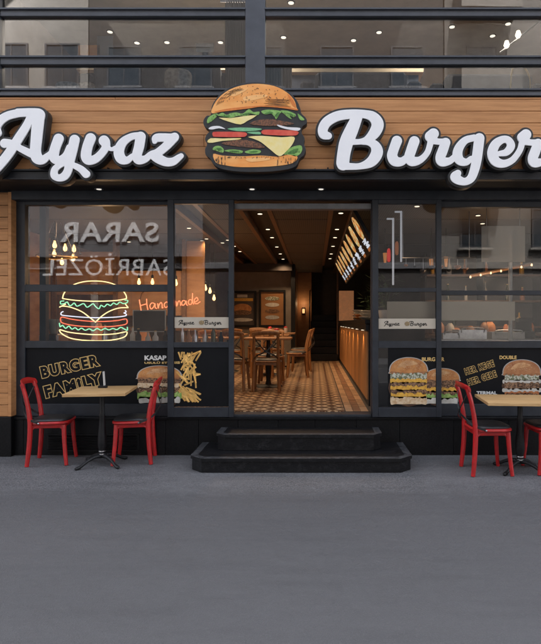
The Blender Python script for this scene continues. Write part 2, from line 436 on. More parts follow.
# floor slab / structural wall behind, header, upper slab
MB().box(XL, XR, .06, .25, 0.0, .44).build('base_wall', M['idark'], B)
ZH = wz(197)          # top of the window frames
MB().box(XL, XR, .0, .3, ZH, 2.98).build('header', M['black'], B)
YF = -.55             # face of cladding / canopy
ZC = wz(180, YF)      # underside of the canopy
ZW0, ZW1 = wz(171, YF), wz(97, YF)
MB().box(XL, XR, YF + .04, .0, ZC, ZC + .03).build('soffit', M['soffit'], B)
bm_ = MB(); bm_.box(XL, XR, YF - .03, YF + .04, ZC - .004, ZW0 - .012, bev=.004); bm_.box(XL, XR, YF - .055, YF + .04, ZW0 - .012, ZW0 + .006, bev=.003)
bm_.box(XL, XR, YF - .045, YF - .028, ZC - .006, ZC + .012, bev=.002)
for k in range(24):
    X = XL + .2 + k * .4; bm_.lathe([(.004, 0), (.006, .004), (.003, .008)], X, YF - .045, ZW0 + .004, 6)
bm_.build('canopy_beam', M['beam'], B)
MB().box(XL, XR, YF + .03, -.02, ZW0 + .002, ZW1 - .004).build('fascia_backing', M['black'], B)
pl = MB(); nrow = 7; ph = (ZW1 - ZW0 - .012) / 6.15
joints = [[-1.98, 3.6], [-3.9, 2.9], [-.4, 3.3], [-3.6, 3.9], [-1.1, 2.6], [-3.2, 1.6], [-.9, 3.0]]
for r_ in range(nrow):
    z0 = ZW0 + .008 + r_ * ph; z1 = min(z0 + ph - .0035, ZW1 - .004)
    if z1 - z0 < .01: continue
    xs = [XL] + joints[(6 - r_) % 7] + [XR]
    for a, b in zip(xs[:-1], xs[1:]): pl.box(a + .0012, b - .0012, YF, YF + .025, z0, z1, bev=.003)
pl.build('fascia_cladding', M['wood'], B)
# side columns clad in the same wood
def column(x0, x1, ret):
    c = MB(); z = .43
    MB().box(x0 + .01, x1 - .01, -.085, .3, .417, ZH + .05).build('column_core', M['black'], B)
    k = 0
    while z < ZH + .02:
        z1 = min(z + .126, ZH + .03)
        c.box(x0, x1 - .035, -.1, -.08, z, z1 - .005, bev=.003); z += .126
    c.box(x1 - .035 if ret > 0 else x0, x1 if ret > 0 else x0 + .035, -.105, .0, .43, ZH + .03, bev=.003)
    c.build('column_cladding', M['wood'], B)
    MB().box(x0 - .002, x1 + .002, -.11, -.04, 0, .425, bev=.004).build('column_base', M['granite'], B)
column(XL + .02, wx(14, -.05), 1)
column(4.25, XR - .02, -1)

def frame_window(x0, x1, z0, z1, y0, y1, wl, wr, wb, wt, name='window', gm=None, rails=(), gy=None, parent=B, fm=None):
    """a framed glazed unit: frame part with a glass sub-part"""
    f = MB()
    f.box(x0, x0 + wl, y0, y1, z0, z1, bev=.003); f.box(x1 - wr, x1, y0, y1, z0, z1, bev=.003)
    f.box(x0 + wl, x1 - wr, y0 + .002, y1 - .002, z0, z0 + wb, bev=.003); f.box(x0 + wl, x1 - wr, y0 + .002, y1 - .002, z1 - wt, z1, bev=.003)
    for a, b in rails: f.box(x0 + wl, x1 - wr, y0 + .006, y1 - .006, a, b, bev=.002)
    o = f.build(name, fm or fr, parent)
    yy = gy if gy is not None else (y0 + y1) / 2
    g = MB().box(x0 + wl - .003, x1 - wr + .003, yy - .003, yy + .003, z0 + wb - .003, z1 - wt + .003).build('glass_pane', gm or GLASS, o)
    return o
ZB = ZP + .002
r1, r2 = (wz(348), wz(341)), (wz(291.5), wz(284.5))
frame_window(wx(16), wx(174), ZB, ZH, -.005, .075, wx(25) - wx(16), wx(174) - wx(168), wz(404) - ZB, ZH - wz(205), rails=(r1, r2))
frame_window(wx(371), wx(377.5), ZB, ZH, -.005, .075, .02, .02, .02, .02, name='door_jamb', gm=M['black'])
frame_window(wx(436.5), 3.1, ZB, ZH, -.005, .075, wx(441) - wx(436.5), .07, wz(404) - ZB, ZH - wz(207), rails=(r1, (wz(295), wz(290.5))))
frame_window(3.1, 4.25, ZB, ZH, -.005, .075, .07, .09, wz(404) - ZB, ZH - wz(207), rails=(r1, (wz(295), wz(290.5))))
# sliding leaves, in the outer track
frame_window(wx(168, -.06), wx(234, -.06), ZP + .004, wz(200, -.06), -.085, -.03, wx(174) - wx(168), wx(234) - wx(229), .105, .045, name='sliding_door', rails=((wz(347.5, -.06), wz(342, -.06)),))
frame_window(wx(372, -.06), wx(441, -.06), ZP + .004, wz(200, -.06), -.085, -.03, wx(378) - wx(372), wx(441) - wx(436), .105, .045, name='sliding_door', rails=((wz(348, -.06), wz(341, -.06)), (wz(292, -.06), wz(288, -.06))))
MB().box(wx(234), wx(371), -.03, .06, wz(209.5), wz(204), bev=.003).build('door_track', mat('track aluminium', (.14, .14, .14), .4, (.2, .2, .2), 9), B)
MB().box(wx(16), 4.25, -.1, .0, wz(200.5, -.06) + .002, ZH + .08, bev=.003).build('door_header', fr, B)
MB().box(wx(234), wx(371), -.05, .12, .417, .444, bev=.003).build('threshold', fr, B)
# canopy downlights (unlit; a painted glow in the lens stands for caught light)
for i, px in enumerate((99, 252, 321, 560)):
    X = wx(px, -.2)
    o = MB().lathe([(.045, 0), (.045, .004), (.03, .006)], X, -.2, ZC - .008, 16).build('canopy_downlight', M['steel'], B)
    MB().lathe([(.026, 0), (.026, .003)], X, -.2, ZC - .010, 14).build('lens', emis('canopy lens', (1, .93, .82), .16), o)
# ------------- upper storey
YU = -.47
ZU0 = wz(97, YU)
Zr = [(wz(97, YU), wz(90, YU)), (wz(66, YU), wz(57.5, YU)), (wz(18, YU), wz(10, YU))]
z_top = Zr[2][1] + .42 + .08
uw = [(-4.6, wx(1.5, YU)), (wx(1.5, YU) + .0, wx(250, YU)), (wx(262, YU), wx(262, YU) + 3.05), (wx(262, YU) + 3.05, 4.9)]
vert = [(XL, XL + .08), (wx(-6, YU), wx(2, YU)), (wx(246, YU), wx(265.5, YU)), (wx(541, YU) + .35, wx(541, YU) + .46), (XR - .08, XR)]
f = MB()
for a, b in vert: f.box(a, b, YU - .05, YU + .06, ZU0, 9.5, bev=.004)
hz = Zr + [(Zr[2][1] + .45, Zr[2][1] + .53), (6.3, 6.5), (7.4, 7.48), (8.4, 8.5), (9.4, 9.5)]
for a, b in hz:
    for (p, q) in zip(vert[:-1], vert[1:]):
        f.box(p[1], q[0], YU - .035, YU + .055, a, b, bev=.004)
        f.box(p[1], q[0], YU - .055, YU - .035, b - .022, b - .004, bev=.002)
f.box(vert[0][0], vert[-1][1], YU - .085, YU + .06, ZU0 - .02, ZU0 + .012, bev=.003)
uf = f.build('upper_window_frame', up, B)
for (p, q) in zip(vert[:-1], vert[1:]):
    zz = [h for h in hz]
    for (a, b) in zip(zz[:-1], zz[1:]):
        MB().box(p[1] - .004, q[0] + .004, YU + .0, YU + .006, a[1] - .004, b[0] + .004).build('glass_pane', GLASSU, uf)
for k, (a, b) in enumerate(((-4.58, wx(-6, YU)),)):
    pass
# blocks beside and above so the street reads as continuous
NB = empty('neighbour_building', (-9.6, .5, 0), 'grey rendered building adjoining the restaurant on its left', 'building')
MB().box(-14.6, XL, -.3, 10, 0, 13).build('wall', mat('grey render', (.3, .29, .28), .8, (.36, .35, .33), 3, bump=.1), NB)
NB2 = empty('neighbour_building', (9.9, .5, 0), 'beige rendered building adjoining the restaurant on its right', 'building')
MB().box(XR, 14.9, -.3, 10, 0, 12).build('wall', mat('beige render', (.36, .32, .26), .8, (.42, .38, .31), 3, bump=.1), NB2)
for nb, x0, x1 in ((NB, -14, -5.2), (NB2, 5.5, 14.2)):
    for zf in (.5, 4.2, 7.2, 10):
        for k in range(4):
            xa = x0 + (x1 - x0) * (k + .15) / 4; xb = x0 + (x1 - x0) * (k + .75) / 4
            frame_window(xa, xb, zf, zf + (2 if zf < 1 else 1.5), -.34, -.28, .06, .06, .06, .06, gm=GLASSD, parent=nb, gy=-.315, fm=M['white'])
MB().box(XL, XR, YU + .06, 10, 9.5, 13).build('upper_wall', MATS['grey render'], B)
MB().box(XL - .0, XR, 10, 10.2, 0, 13).build('rear_wall', MATS['grey render'], B)

# ------------------------------------------------------------------ interior shell, ground floor
ZF, ZI = .45, 2.84
def tile_mat():
    m = bpy.data.materials.new('patterned floor tile'); m.use_nodes = True; n = m.node_tree.nodes; l = m.node_tree.links; b = n['Principled BSDF']
    tc = n.new('ShaderNodeTexCoord'); sp = n.new('ShaderNodeSeparateXYZ'); l.new(tc.outputs['Object'], sp.inputs[0])
    def mm(op, a, c=None, d=None):
        q = n.new('ShaderNodeMath'); q.operation = op
        for i, z in enumerate((a, c, d)):
            if z is None: continue
            if isinstance(z, (int, float)): q.inputs[i].default_value = z
            else: l.new(z, q.inputs[i])
        return q.outputs[0]
    T = .235
    u = mm('FRACT', mm('MULTIPLY', sp.outputs[0], 1 / T)); v = mm('FRACT', mm('MULTIPLY', sp.outputs[1], 1 / T))
    au = mm('ABSOLUTE', mm('SUBTRACT', u, .5)); av = mm('ABSOLUTE', mm('SUBTRACT', v, .5))
    # four-pointed spikes from tile edges + diamond centre ring
    s1 = mm('LESS_THAN', au, mm('MULTIPLY', av, .55)); s2 = mm('LESS_THAN', av, mm('MULTIPLY', au, .55))
    d = mm('ADD', au, av); ring = mm('MULTIPLY', mm('GREATER_THAN', d, .44), mm('LESS_THAN', d, .53))
    pat = mm('MAXIMUM', mm('MAXIMUM', s1, s2), ring)
    gr = mm('MAXIMUM', mm('GREATER_THAN', au, .488), mm('GREATER_THAN', av, .488)); 
    cor = mm('LESS_THAN', mm('ADD', mm('SUBTRACT', .5, au), mm('SUBTRACT', .5, av)), .14)
    pat = mm('MAXIMUM', mm('MAXIMUM', pat, cor), 0)
    x = n.new('ShaderNodeMix'); x.data_type = 'RGBA'; x.inputs[6].default_value = (.56, .40, .24, 1); x.inputs[7].default_value = (.075, .030, .014, 1); l.new(pat, x.inputs[0])
    g = n.new('ShaderNodeMix'); g.data_type = 'RGBA'; g.inputs[7].default_value = (.16, .11, .08, 1); l.new(gr, g.inputs[0]); l.new(x.outputs[2], g.inputs[6])
    nz = n.new('ShaderNodeTexNoise'); nz.inputs['Scale'].default_value = 6; hs = n.new('ShaderNodeHueSaturation')
    l.new(mm('MULTIPLY_ADD', nz.outputs[0], .5, .72), hs.inputs['Value']); l.new(g.outputs[2], hs.inputs['Color']); l.new(hs.outputs[0], b.inputs['Base Color'])
    b.inputs['Roughness'].default_value = .38
    return m
TM = tile_mat()
IF = MB().box(-4.4, .33, .12, 7.5, ZF - .2, ZF).build('interior_floor', TM); tag(IF, kind='structure'); IF.location.x = IF.location.x
tag(MB().box(-.5, .33, 7.5, 9.9, ZF - .2, ZF).build('corridor_floor', TM), kind='structure')
bs = MB(); y = .12
while y < 8:
    for k in range(3): bs.box(.345 + k * .085, .425 + k * .085, y + .004, y + .156, ZF - .2, ZF + .001, mi=(1 if k == 1 else 0)); 
    y += .16
bt = mat('border tile', (.42, .28, .17), .4, (.3, .18, .1), 12, island=.25); bt2 = mat('border tile dark', (.16, .08, .045), .4, (.24, .13, .07), 12, island=.3)
tag(bs.build('floor_border', [bt, bt2]), kind='structure')
tag(MB().box(.33, 4.7, .12, 9.9, ZF - .22, ZF - .002).build('bar_floor', M['idark']), kind='structure')
tag(MB().box(-4.4, -.55, 7.5, 7.7, ZF, ZI + .2).build('interior_back_wall', M['iwall']), kind='structure')
tag(MB().box(-.55, -.49, 7.44, 9.9, ZF, ZI + .2).build('corridor_wall', M['iwallw']), kind='structure')
tag(MB().box(-.5, 4.7, 9.7, 9.9, ZF, ZI + .2).build('corridor_end_wall', M['idark']), kind='structure')
tag(MB().box(-4.55, -4.4, .1, 7.7, ZF, ZI + .2).build('interior_side_wall', M['iwallw']), kind='structure')
tag(MB().box(4.6, 4.75, .1, 9.9, ZF, ZI + .2).build('bar_side_wall', M['idark']), kind='structure')
# ceiling: panels between recessed light channels
ce = MB(); chans = [(-1.72, -1.42), (-.93, -.57), (.2, .5)]
xs = [-4.4] + [v for c in chans for v in c] + [4.6]
for i in range(0, len(xs), 2):
    y = .3
    while y < 9.7:
        ce.box(xs[i] + .002, xs[i + 1] - .002, y, min(y + 1.17, 9.7), ZI, ZI + .03); y += 1.2
def perf_mat():
    m = bpy.data.materials.new('perforated ceiling'); m.use_nodes = True; n = m.node_tree.nodes; l = m.node_tree.links; b = n['Principled BSDF']
    tc = n.new('ShaderNodeTexCoord'); vo = n.new('ShaderNodeTexVoronoi'); vo.inputs['Scale'].default_value = 34; vo.inputs['Randomness'].default_value = 0
    l.new(tc.outputs['Object'], vo.inputs['Vector']); r = n.new('ShaderNodeMapRange'); r.inputs[1].default_value = .22; r.inputs[2].default_value = .3; l.new(vo.outputs[0], r.inputs[0])
    x = n.new('ShaderNodeMix'); x.data_type = 'RGBA'; x.inputs[6].default_value = (.02, .017, .015, 1); x.inputs[7].default_value = (.10, .08, .065, 1)
    l.new(r.outputs[0], x.inputs[0]); l.new(x.outputs[2], b.inputs['Base Color']); b.inputs['Roughness'].default_value = .7; return m
tag(ce.build('interior_ceiling', perf_mat()), kind='structure')
ch = MB()
for a, b in chans: ch.box(a, b, .3, 9.7, ZI + .09, ZI + .12)
ch.box(-4.4, 4.6, .1, .3, ZI - .02, ZI + .15); ch.box(-4.6, 4.75, .1, 9.9, ZI + .2, ZI + .3)
tag(ch.build('ceiling_void', M['channel']), kind='structure')
tr = MB()
for a, b in chans:
    for q in (a, b): tr.box(q - .03, q + .03, .3, 7.5, ZI - .012, ZI + .09, bev=.002)
tag(tr.build('ceiling_trim', M['trim']), kind='structure')
tag(MB().box(-4.4, -.55, 7.1, 7.5, ZI - .17, ZI - .002).build('ceiling_bulkhead', M['idark']), kind='structure')
# upstairs shell
UB = mat('upstairs ceiling', (.15, .15, .15), .8, (.20, .195, .19), 3)
tag(MB().box(XL + .05, XR - .05, -.35, 5.2, 3.3, 3.62).build('upstairs_floor', M['trim']), kind='structure')
tag(MB().box(XL + .05, XR - .05, -.40, 5.2, 6.4, 6.6).build('upstairs_ceiling', UB), kind='structure')
tag(MB().box(XL + .05, XR - .05, 4.6, 4.8, 3.62, 6.4).build('upstairs_back_wall', mat('upstairs wall', (.34, .29, .23), .8, (.4, .35, .28), 3)), kind='structure')
us = MB(); us.box(XL, XL + .05, -.4, 5.2, 3.3, 9.5); us.box(XR - .05, XR, -.4, 5.2, 3.3, 9.5)
tag(us.build('upstairs_side_walls', MATS['upstairs wall']), kind='structure')
#@@STREET
# ------------------------------------------------------------------ the far side of the street (seen mirrored in the glass)
YO = -16.0
FWF = mat('far window frame', (.085, .085, .09), .6)
def far_building(name, label, x0, x1, h, wallm, floors, ncol, ww, wh, balc=(), trimm=None, y=YO, z_first=4.6, dz=3.0):
    b = empty(name, ((x0 + x1) / 2, y - 5, 0), label, 'building')
    MB().box(x0, x1, y - 10, y, 0, h).build('wall', wallm, b)
    MB().box(x0 - .05, x1 + .05, y, y + .25, h - .3, h + .1, bev=.03).build('cornice', trimm or wallm, b)
    MB().box(x0, x1, y, y + .12, 3.55, 3.8, bev=.02).build('string_course', trimm or wallm, b)
    for fl in range(floors):
        for c in range(ncol):
            cx = x0 + (x1 - x0) * (c + .5) / ncol; z = z_first + fl * dz
            if z + wh > h - .4: continue
            o = frame_window(cx - ww / 2, cx + ww / 2, z, z + wh, y + .0, y + .07, .07, .07, .07, .07, gm=GLASSD, parent=b, gy=y + .03, fm=FWF)
            MB().box(cx - .02, cx + .02, y + .035, y + .06, z + .05, z + wh - .05).build('mullion', FWF, o)
            MB().box(cx - ww / 2 - .1, cx + ww / 2 + .1, y, y + .2, z - .1, z - .001, bev=.02).build('window_ledge', trimm or wallm, o)
            if (fl, c) in balc:
                k = MB(); X0, X1 = cx - ww / 2 - .5, cx + ww / 2 + .5
                k.box(X0, X1, y, y + 1.2, z - .55, z - .38); k.box(X0, X1, y + 1.14, y + 1.2, z - .38, z + .55); k.box(X0, X0 + .06, y, y + 1.14, z - .38, z + .55); k.box(X1 - .06, X1, y, y + 1.14, z - .38, z + .55)
                k.build('balcony', trimm or wallm, b)
    return b
ga = mat('far wall grey', (.26, .26, .27), .8, (.33, .32, .32), 1.2, bump=.1)
gb = mat('far wall beige', (.26, .24, .215), .8, (.33, .305, .275), 1.2, bump=.1)
gc = mat('far wall sand', (.17, .16, .145), .8, (.23, .21, .19), 1.2, bump=.1)
gd = mat('far wall dark', (.05, .045, .042), .7, (.08, .07, .065), 1.5)
sh = mat('far shop panel', (.16, .16, .17), .5, (.2, .2, .21), 1)
far_building('beige_apartment_building', 'tall beige apartment building across the street at the left', -14.5, -8.7, 14.5, gb, 3, 3, 1.3, 1.7, balc=((1, 0), (2, 0)), trimm=ga, z_first=7.4)
far_building('dark_apartment_building', 'wide dark fronted building directly across the street', -8.65, 4.9, 15.0, gd, 3, 5, 1.3, 1.6, trimm=sh, z_first=7.4)
b1 = empty('clothing_shop_sign', (-8.3, YO + .3, 4.2), 'wide grey shop sign panel with raised pale lettering across the street', 'shop sign')
b3 = far_building('apartment_building', 'pale apartment building across the street with balconies on its upper floors', 4.95, 16.5, 15.5, gc, 4, 4, 1.2, 1.6, balc=((1, 0), (2, 0), (3, 0), (1, 2), (2, 2)), trimm=gb, z_first=4.4)
far_building('corner_building', 'beige building on the far street corner at the left end', -32, -14.6, 13, gc, 3, 6, 1.4, 1.6, trimm=gb)
far_building('office_building', 'grey office building across the street at the right end', 16.6, 32, 14, ga, 3, 6, 1.8, 1.6, trimm=gb)
# shop front of the clothing shop: grey sign panel + raised letters
MB().box(-12.3, -4.4, YO + .27, YO + .37, 4.0, 6.9, bev=.02).build('sign_panel', sh, b1)
MB().box(-12.3, -9.0, YO, YO + .1, .3, 3.4, bev=.02).build('shop_window', GLASSD, empty('street_shop_window', (-10.6, YO, 0), 'dark shop window below the wide grey sign across the road', 'shop window'))
MB().box(-3.9, 1.4, YO, YO + .1, .3, 3.4, bev=.02).build('shop_window', GLASSD, empty('street_shop_window', (-1.2, YO, 0), 'wide dark shop window at street level across the road', 'shop window'))
wl_ = mat('far sign letters', (.82, .83, .84), .5)
DV = 6 + 16 - .15     # mirror distance of the sign
def far_text(body, px0, py0, px1, py1, nm, off=.018):
    me = text_mesh(body, .08, off, 1.05)
    co = np.empty(len(me.vertices) * 3, 'f'); me.vertices.foreach_get('co', co); co = co.reshape(-1, 3)
    s = F / DV; X0, X1 = (px0 - CX) / s, (px1 - CX) / s; Z1, Z0 = EYE - (py0 - CY) / s, EYE - (py1 - CY) / s
    a = (co[:, 0] - co[:, 0].min()) / (co[:, 0].max() - co[:, 0].min()); c = (co[:, 2] - co[:, 2].min()) / (co[:, 2].max() - co[:, 2].min())
    o2 = np.stack([X1 - a * (X1 - X0), YO + .42 - co[:, 1], Z0 + c * (Z1 - Z0)], 1)
    me.vertices.foreach_set('co', o2.astype('f').ravel()); me.flip_normals()
    link_mesh(nm, me, wl_, b1)
far_text('SARAR', 62, 223, 160, 243, 'sign_lettering')
far_text('SABRİÖZEL', 46, 254, 173.5, 276, 'sign_lettering', .0)
# ------------------------------------------------------------------ the main sign
YL = -.70; LD = .115   # face of the letters, depth of the body
A_ = [
 [(20, 112.8, 4.2), (8, 115.8, 4.3), (0, 121, 4.6), (-3.8, 127.5, 4.6), (-2.6, 133, 4.3)],
 [(18, 112.9, 4.3), (30, 112.6, 4.4), (38.5, 114.2, 5.6), (38.8, 117, 6)],
 [(38.7, 115, 6), (37.6, 126, 5.9), (36.3, 140, 5.6), (35.5, 151, 5.4), (37.2, 158, 5.6), (42.5, 160, 4.4), (48.5, 155.5, 3.1)],
 [(31, 115.5, 3.5), (26.5, 126, 4.2), (19.5, 137, 4.6), (8.5, 154, 4.8), (-3, 168, 4.6), (-8, 172, 4)],
 [(4.8, 143.4, 4.7), (11, 143.2, 3.4), (18, 147.2, 3.3), (27, 151.8, 3.7), (34, 155, 4)],
]
Y_ = [[(58.6, 138.8, 5.1), (55.2, 148, 5), (53.6, 155.5, 5.1), (55.8, 159.6, 4.6), (60.5, 159.9, 4.0), (65.5, 155, 2.9), (69, 147, 2.6)],
 [(48, 156, 3), (53, 152, 3.2)],
 [(74.6, 139.8, 5), (72.4, 150, 5), (70, 160, 4.8), (68.2, 170, 4.2), (64.3, 176.3, 4.2), (58.6, 178, 3.6), (54.3, 175.2, 3.8), (55, 169.3, 3.4), (60, 165.3, 2.9), (66, 163.6, 2.5), (74, 165.6, 3), (81, 169.2, 3.5), (85.3, 173.4, 3.9), (86.2, 174.2, 4)]]
V_ = [[(90.6, 138.4, 5.2), (87.4, 147, 5.1), (86, 156, 5.2), (88.6, 160.3, 4.7), (95, 159.2, 4.3), (101, 154.2, 4), (105.6, 147.5, 4), (105.2, 142.5, 4.8), (104, 140.8, 5.3)],
 [(106, 146, 3), (111, 149.3, 2), (116, 147.8, 2.4)]]
a_ = [[(138, 135.6, 3.4), (131, 136.9, 3.5), (123, 142.3, 4.4), (118.9, 151, 5.2), (121, 158.6, 5.1), (127, 160.4, 3.7), (132.5, 156, 2.6)],
 [(140.6, 136.8, 5.1), (139, 147, 5), (136.9, 155, 4.8), (138.6, 159.6, 4.9), (145, 159.2, 3.7), (150.5, 154.5, 3)]]
Z_ = [[(154.6, 141.6, 2.4), (156.4, 138.1, 4.1), (164, 137.6, 4.2), (171, 137.6, 4), (174.7, 137, 4.3)], [(174.2, 137.8, 4.5), (166.5, 145.8, 4.4), (158, 152.6, 4.2), (152.4, 154.6, 4)],
 [(151.5, 154.8, 3.6), (158, 158.4, 4.9), (166, 162, 4.5), (173, 161.6, 4.1), (179, 157.6, 3.2), (181.2, 155.9, 2.6)]]
B_ = [[(328.2, 136, 3.7), (323.6, 134.3, 4.8), (323, 128.5, 5), (327.5, 121.5, 5.1), (338, 116, 5), (351.5, 114.2, 4.7), (364, 114.2, 4.2), (373, 117, 5.2), (377.6, 124.3, 6.1), (374.2, 133.2, 5.6), (367, 139.8, 3.8), (360, 141.8, 2.9), (353, 142, 3)],
 [(362, 141.9, 2.9), (369, 142.2, 3.6), (375, 145.6, 4.8), (376.9, 152.8, 6), (371.2, 161.8, 5.3), (360, 166.3, 3.3), (347, 166.5, 3.6)],
 [(357, 117.5, 5.4), (352, 129, 6.6), (346.6, 141.6, 7), (343.9, 153, 6.6), (342.8, 162, 6.5), (343, 164.4, 6.2)]]
u_ = [[(396.8, 141, 5.2), (393.5, 150, 5), (392.2, 156, 5.2), (395, 161.2, 5.2), (401.6, 161.6, 4.2), (407.4, 156.8, 3)],
 [(414.3, 141.4, 5.2), (410.6, 152, 5.1), (409.4, 157, 5), (412, 161.3, 5.1), (420, 160, 3.6), (427, 153, 3), (430.4, 143, 3.2), (431, 137, 4)]]
r_ = [[(430.6, 136.6, 5.8), (433.4, 133.8, 5.4)], [(432, 139.5, 4.6), (436.5, 141.4, 3.3), (442, 142, 3.4), (445.6, 142.6, 4.6)], [(445.6, 142.6, 4.7), (442.6, 151, 5), (440.3, 157.5, 4.9), (442.2, 161.7, 5), (449.5, 161, 3.6), (454.5, 157, 3)]]
g_ = [[(474, 137.8, 3.3), (465.5, 140.3, 3.7), (459.6, 146.8, 4.4), (457.4, 154, 4.9), (459.6, 160.4, 4.7), (466, 162.2, 3.5), (471, 158.5, 2.6)],
 [(479.3, 138.3, 5.1), (478.2, 147.4, 5.1), (476.6, 159.4, 5), (474.4, 169.9, 4.6), (471, 178.2, 4.2), (465, 181.7, 3.8), (458.6, 180.2, 4.6), (455.2, 177, 5), (457.8, 173.2, 3.4)]]
e_ = [[(499, 153.8, 2.6), (506.4, 152.2, 3.6), (510.9, 146, 4.1), (508, 140.2, 3.7), (502, 139.8, 3.8), (495.4, 144.5, 4.7), (492.2, 153.4, 5), (495.6, 161.3, 5), (503.4, 163.8, 4), (512.4, 160, 3.3), (519.5, 150.8, 3), (522, 143, 3.2), (523, 138, 4)]]
r2_ = [[(x + 92.4, y + .9, r) for x, y, r in s] for s in r_]
def letter_sign(strokes, label, x0, x1):
    X, Z = W((x0 + x1) / 2, 150, YL)
    root = empty('sign_lettering', (X, YL + LD, Z), label, 'shop sign')
    D, gx, gy = field(strokes, x0, 98, x1, 194, .3)
    YB = YL + .008
    back = [PX(lp, YB) for lp in contours(D.copy(), gx, gy, 2.3)]
    me = curve_mesh(back, LD - .02, .004); me.transform(Matrix.Translation((0, YB + LD / 2, 0))); link_mesh('letter_body', me, M['lback'], root, smooth=40)
    face = [PX(lp, YL) for lp in contours(D.copy(), gx, gy, 0.0)]
    me = curve_mesh(face, .010, .003); me.transform(Matrix.Translation((0, YL + .004, 0))); link_mesh('letter_face', me, M['letter'], root, smooth=40)
    for px in range(int(x0) + 20, int(x1) - 12, 34):
        X = W(px, 0, YL + .06)[0]
        MB().tube([(X, YL + LD - .01, W(0, 165, YL)[1]), (X, YF + .001, W(0, 165, YL)[1])], .008).build('mounting_bracket', M['black'], root)
    return root
letter_sign(A_ + Y_ + V_ + a_ + Z_, 'white script lettering reading Ayvaz on black backing, left of the burger sign', -16, 194)
letter_sign(B_ + u_ + r_ + g_ + e_ + r2_, 'white script lettering reading Burger on black backing, right of the burger sign', 308, 556)

# burger cut-out sign
Q = lambda raw: S(raw, 200, 75, 4.918)
YS = -.715
bsx, bsz = W(255, 172, YS)
BS = empty('burger_sign', (bsx, YS + .1, bsz), 'large painted cheeseburger cut-out on black backing between the two words', 'shop sign')
def layer(name, raws, m, k, closed=True, smooth=3, th=.0016):
    Yk = YS - .0020 * k
    for raw in raws:
        q = crom(Q(raw), smooth, True); MB().prism(PX(q, Yk), Yk - .0, Yk + th).build(name, m, BS)
outline = [(52, 195), (58, 152), (85, 108), (130, 68), (190, 44), (270, 34), (350, 44), (420, 73), (470, 115), (492, 160), (499, 188), (522, 212), (524, 238), (502, 256), (500, 285), (514, 308), (512, 338), (520, 368), (510, 395), (490, 412), (473, 446), (430, 464), (330, 476), (200, 476), (110, 463), (68, 440), (50, 412), (28, 392), (25, 362), (34, 340), (24, 315), (34, 290), (48, 274), (22, 252), (16, 225), (32, 200)]
me = curve_mesh([PX(crom(Q(outline), 5, True), YS)], .088, .004); me.transform(Matrix.Translation((0, YS + .05, 0))); link_mesh('backing', me, M['lback'], BS, smooth=40)
bunm = mat('painted bun orange', (.84, .33, .075), .5, (.90, .43, .13), 4, thr=(.4, .6), stretch=(1, 1, 2.5), det=3)
ink = mat('painted ink', (.018, .017, .016), .5, (.03, .03, .028), 12)
grn = mat('painted lettuce', (.16, .36, .07), .5, (.28, .5, .14), 30)
layer('bun_top', [[(58, 188), (64, 155), (92, 112), (145, 72), (210, 50), (285, 43), (365, 54), (425, 84), (462, 122), (475, 160), (478, 174), (440, 168), (380, 160), (300, 156), (250, 163), (180, 172), (110, 180)]], bunm, 1)
layer('lettuce', [[(36, 237), (40, 210), (75, 190), (88, 197), (60, 225)], [(85, 200), (110, 185), (130, 196), (150, 188), (180, 184), (210, 190), (240, 168), (262, 182), (292, 180), (285, 197), (250, 190), (230, 202), (190, 200), (150, 210), (110, 202)],
  [(300, 178), (340, 170), (400, 178), (392, 190), (375, 217), (366, 205), (350, 190), (320, 194)], [(395, 175), (430, 176), (470, 193), (462, 208), (440, 198), (452, 217), (432, 207), (412, 190)], [(480, 190), (495, 200), (514, 220), (492, 220)],
  [(62, 366), (75, 350), (100, 350), (117, 366), (112, 382), (85, 374)], [(120, 372), (160, 366), (210, 373), (198, 386), (150, 380)], [(220, 377), (260, 366), (298, 372), (290, 385), (240, 386)], [(410, 388), (440, 360), (490, 345), (503, 360), (495, 385), (470, 400), (445, 393)]], grn, 1)
layer('cheese', [[(92, 210), (150, 212), (210, 203), (280, 198), (232, 226), (200, 243), (150, 232)], [(36, 330), (52, 311), (110, 312), (200, 310), (188, 318), (110, 324), (62, 333)]], mat('painted cheese', (.86, .70, .24), .5, (.88, .76, .38), 14), 2, smooth=2)
layer('cheese_slice', [[(238, 304), (300, 299), (400, 306), (463, 304), (455, 340), (420, 380), (390, 399), (350, 370), (300, 330), (262, 313)]], MATS['painted cheese'], 3, smooth=3)
pat_ = mat('painted patty', (.23, .09, .04), .6, (.06, .03, .018), 70, thr=(.4, .6))
layer('patty', [[(245, 241), (282, 222), (340, 217), (400, 225), (462, 238), (420, 247), (330, 250)], [(105, 337), (160, 322), (230, 320), (290, 335), (318, 356), (270, 358), (180, 350)]], pat_, 2)
layer('onion', [[(42, 264), (58, 253), (95, 251), (125, 266), (92, 262), (60, 268)], [(380, 244), (430, 256), (491, 260), (482, 274), (430, 267), (392, 256)]], mat('painted onion', (.78, .77, .78), .5), 3)
layer('pickle', [[(135, 264), (200, 258), (290, 262), (300, 269), (250, 276), (180, 275)], [(230, 282), (290, 279), (298, 291), (262, 290)]], mat('painted pickle', (.14, .42, .20), .5, (.22, .5, .27), 30), 2)
layer('tomato', [[(62, 284), (80, 279), (200, 280), (229, 286), (226, 300), (200, 305), (80, 304), (64, 300)], [(303, 277), (320, 269), (400, 270), (478, 276), (478, 294), (440, 298), (330, 294), (305, 287)]], mat('painted tomato', (.60, .05, .035), .5, (.70, .12, .07), 10), 4)
layer('bun_bottom', [[(65, 388), (110, 396), (200, 400), (300, 396), (385, 402), (430, 392), (478, 400), (468, 425), (430, 440), (340, 450), (200, 453), (120, 443), (78, 430)]], bunm, 1)
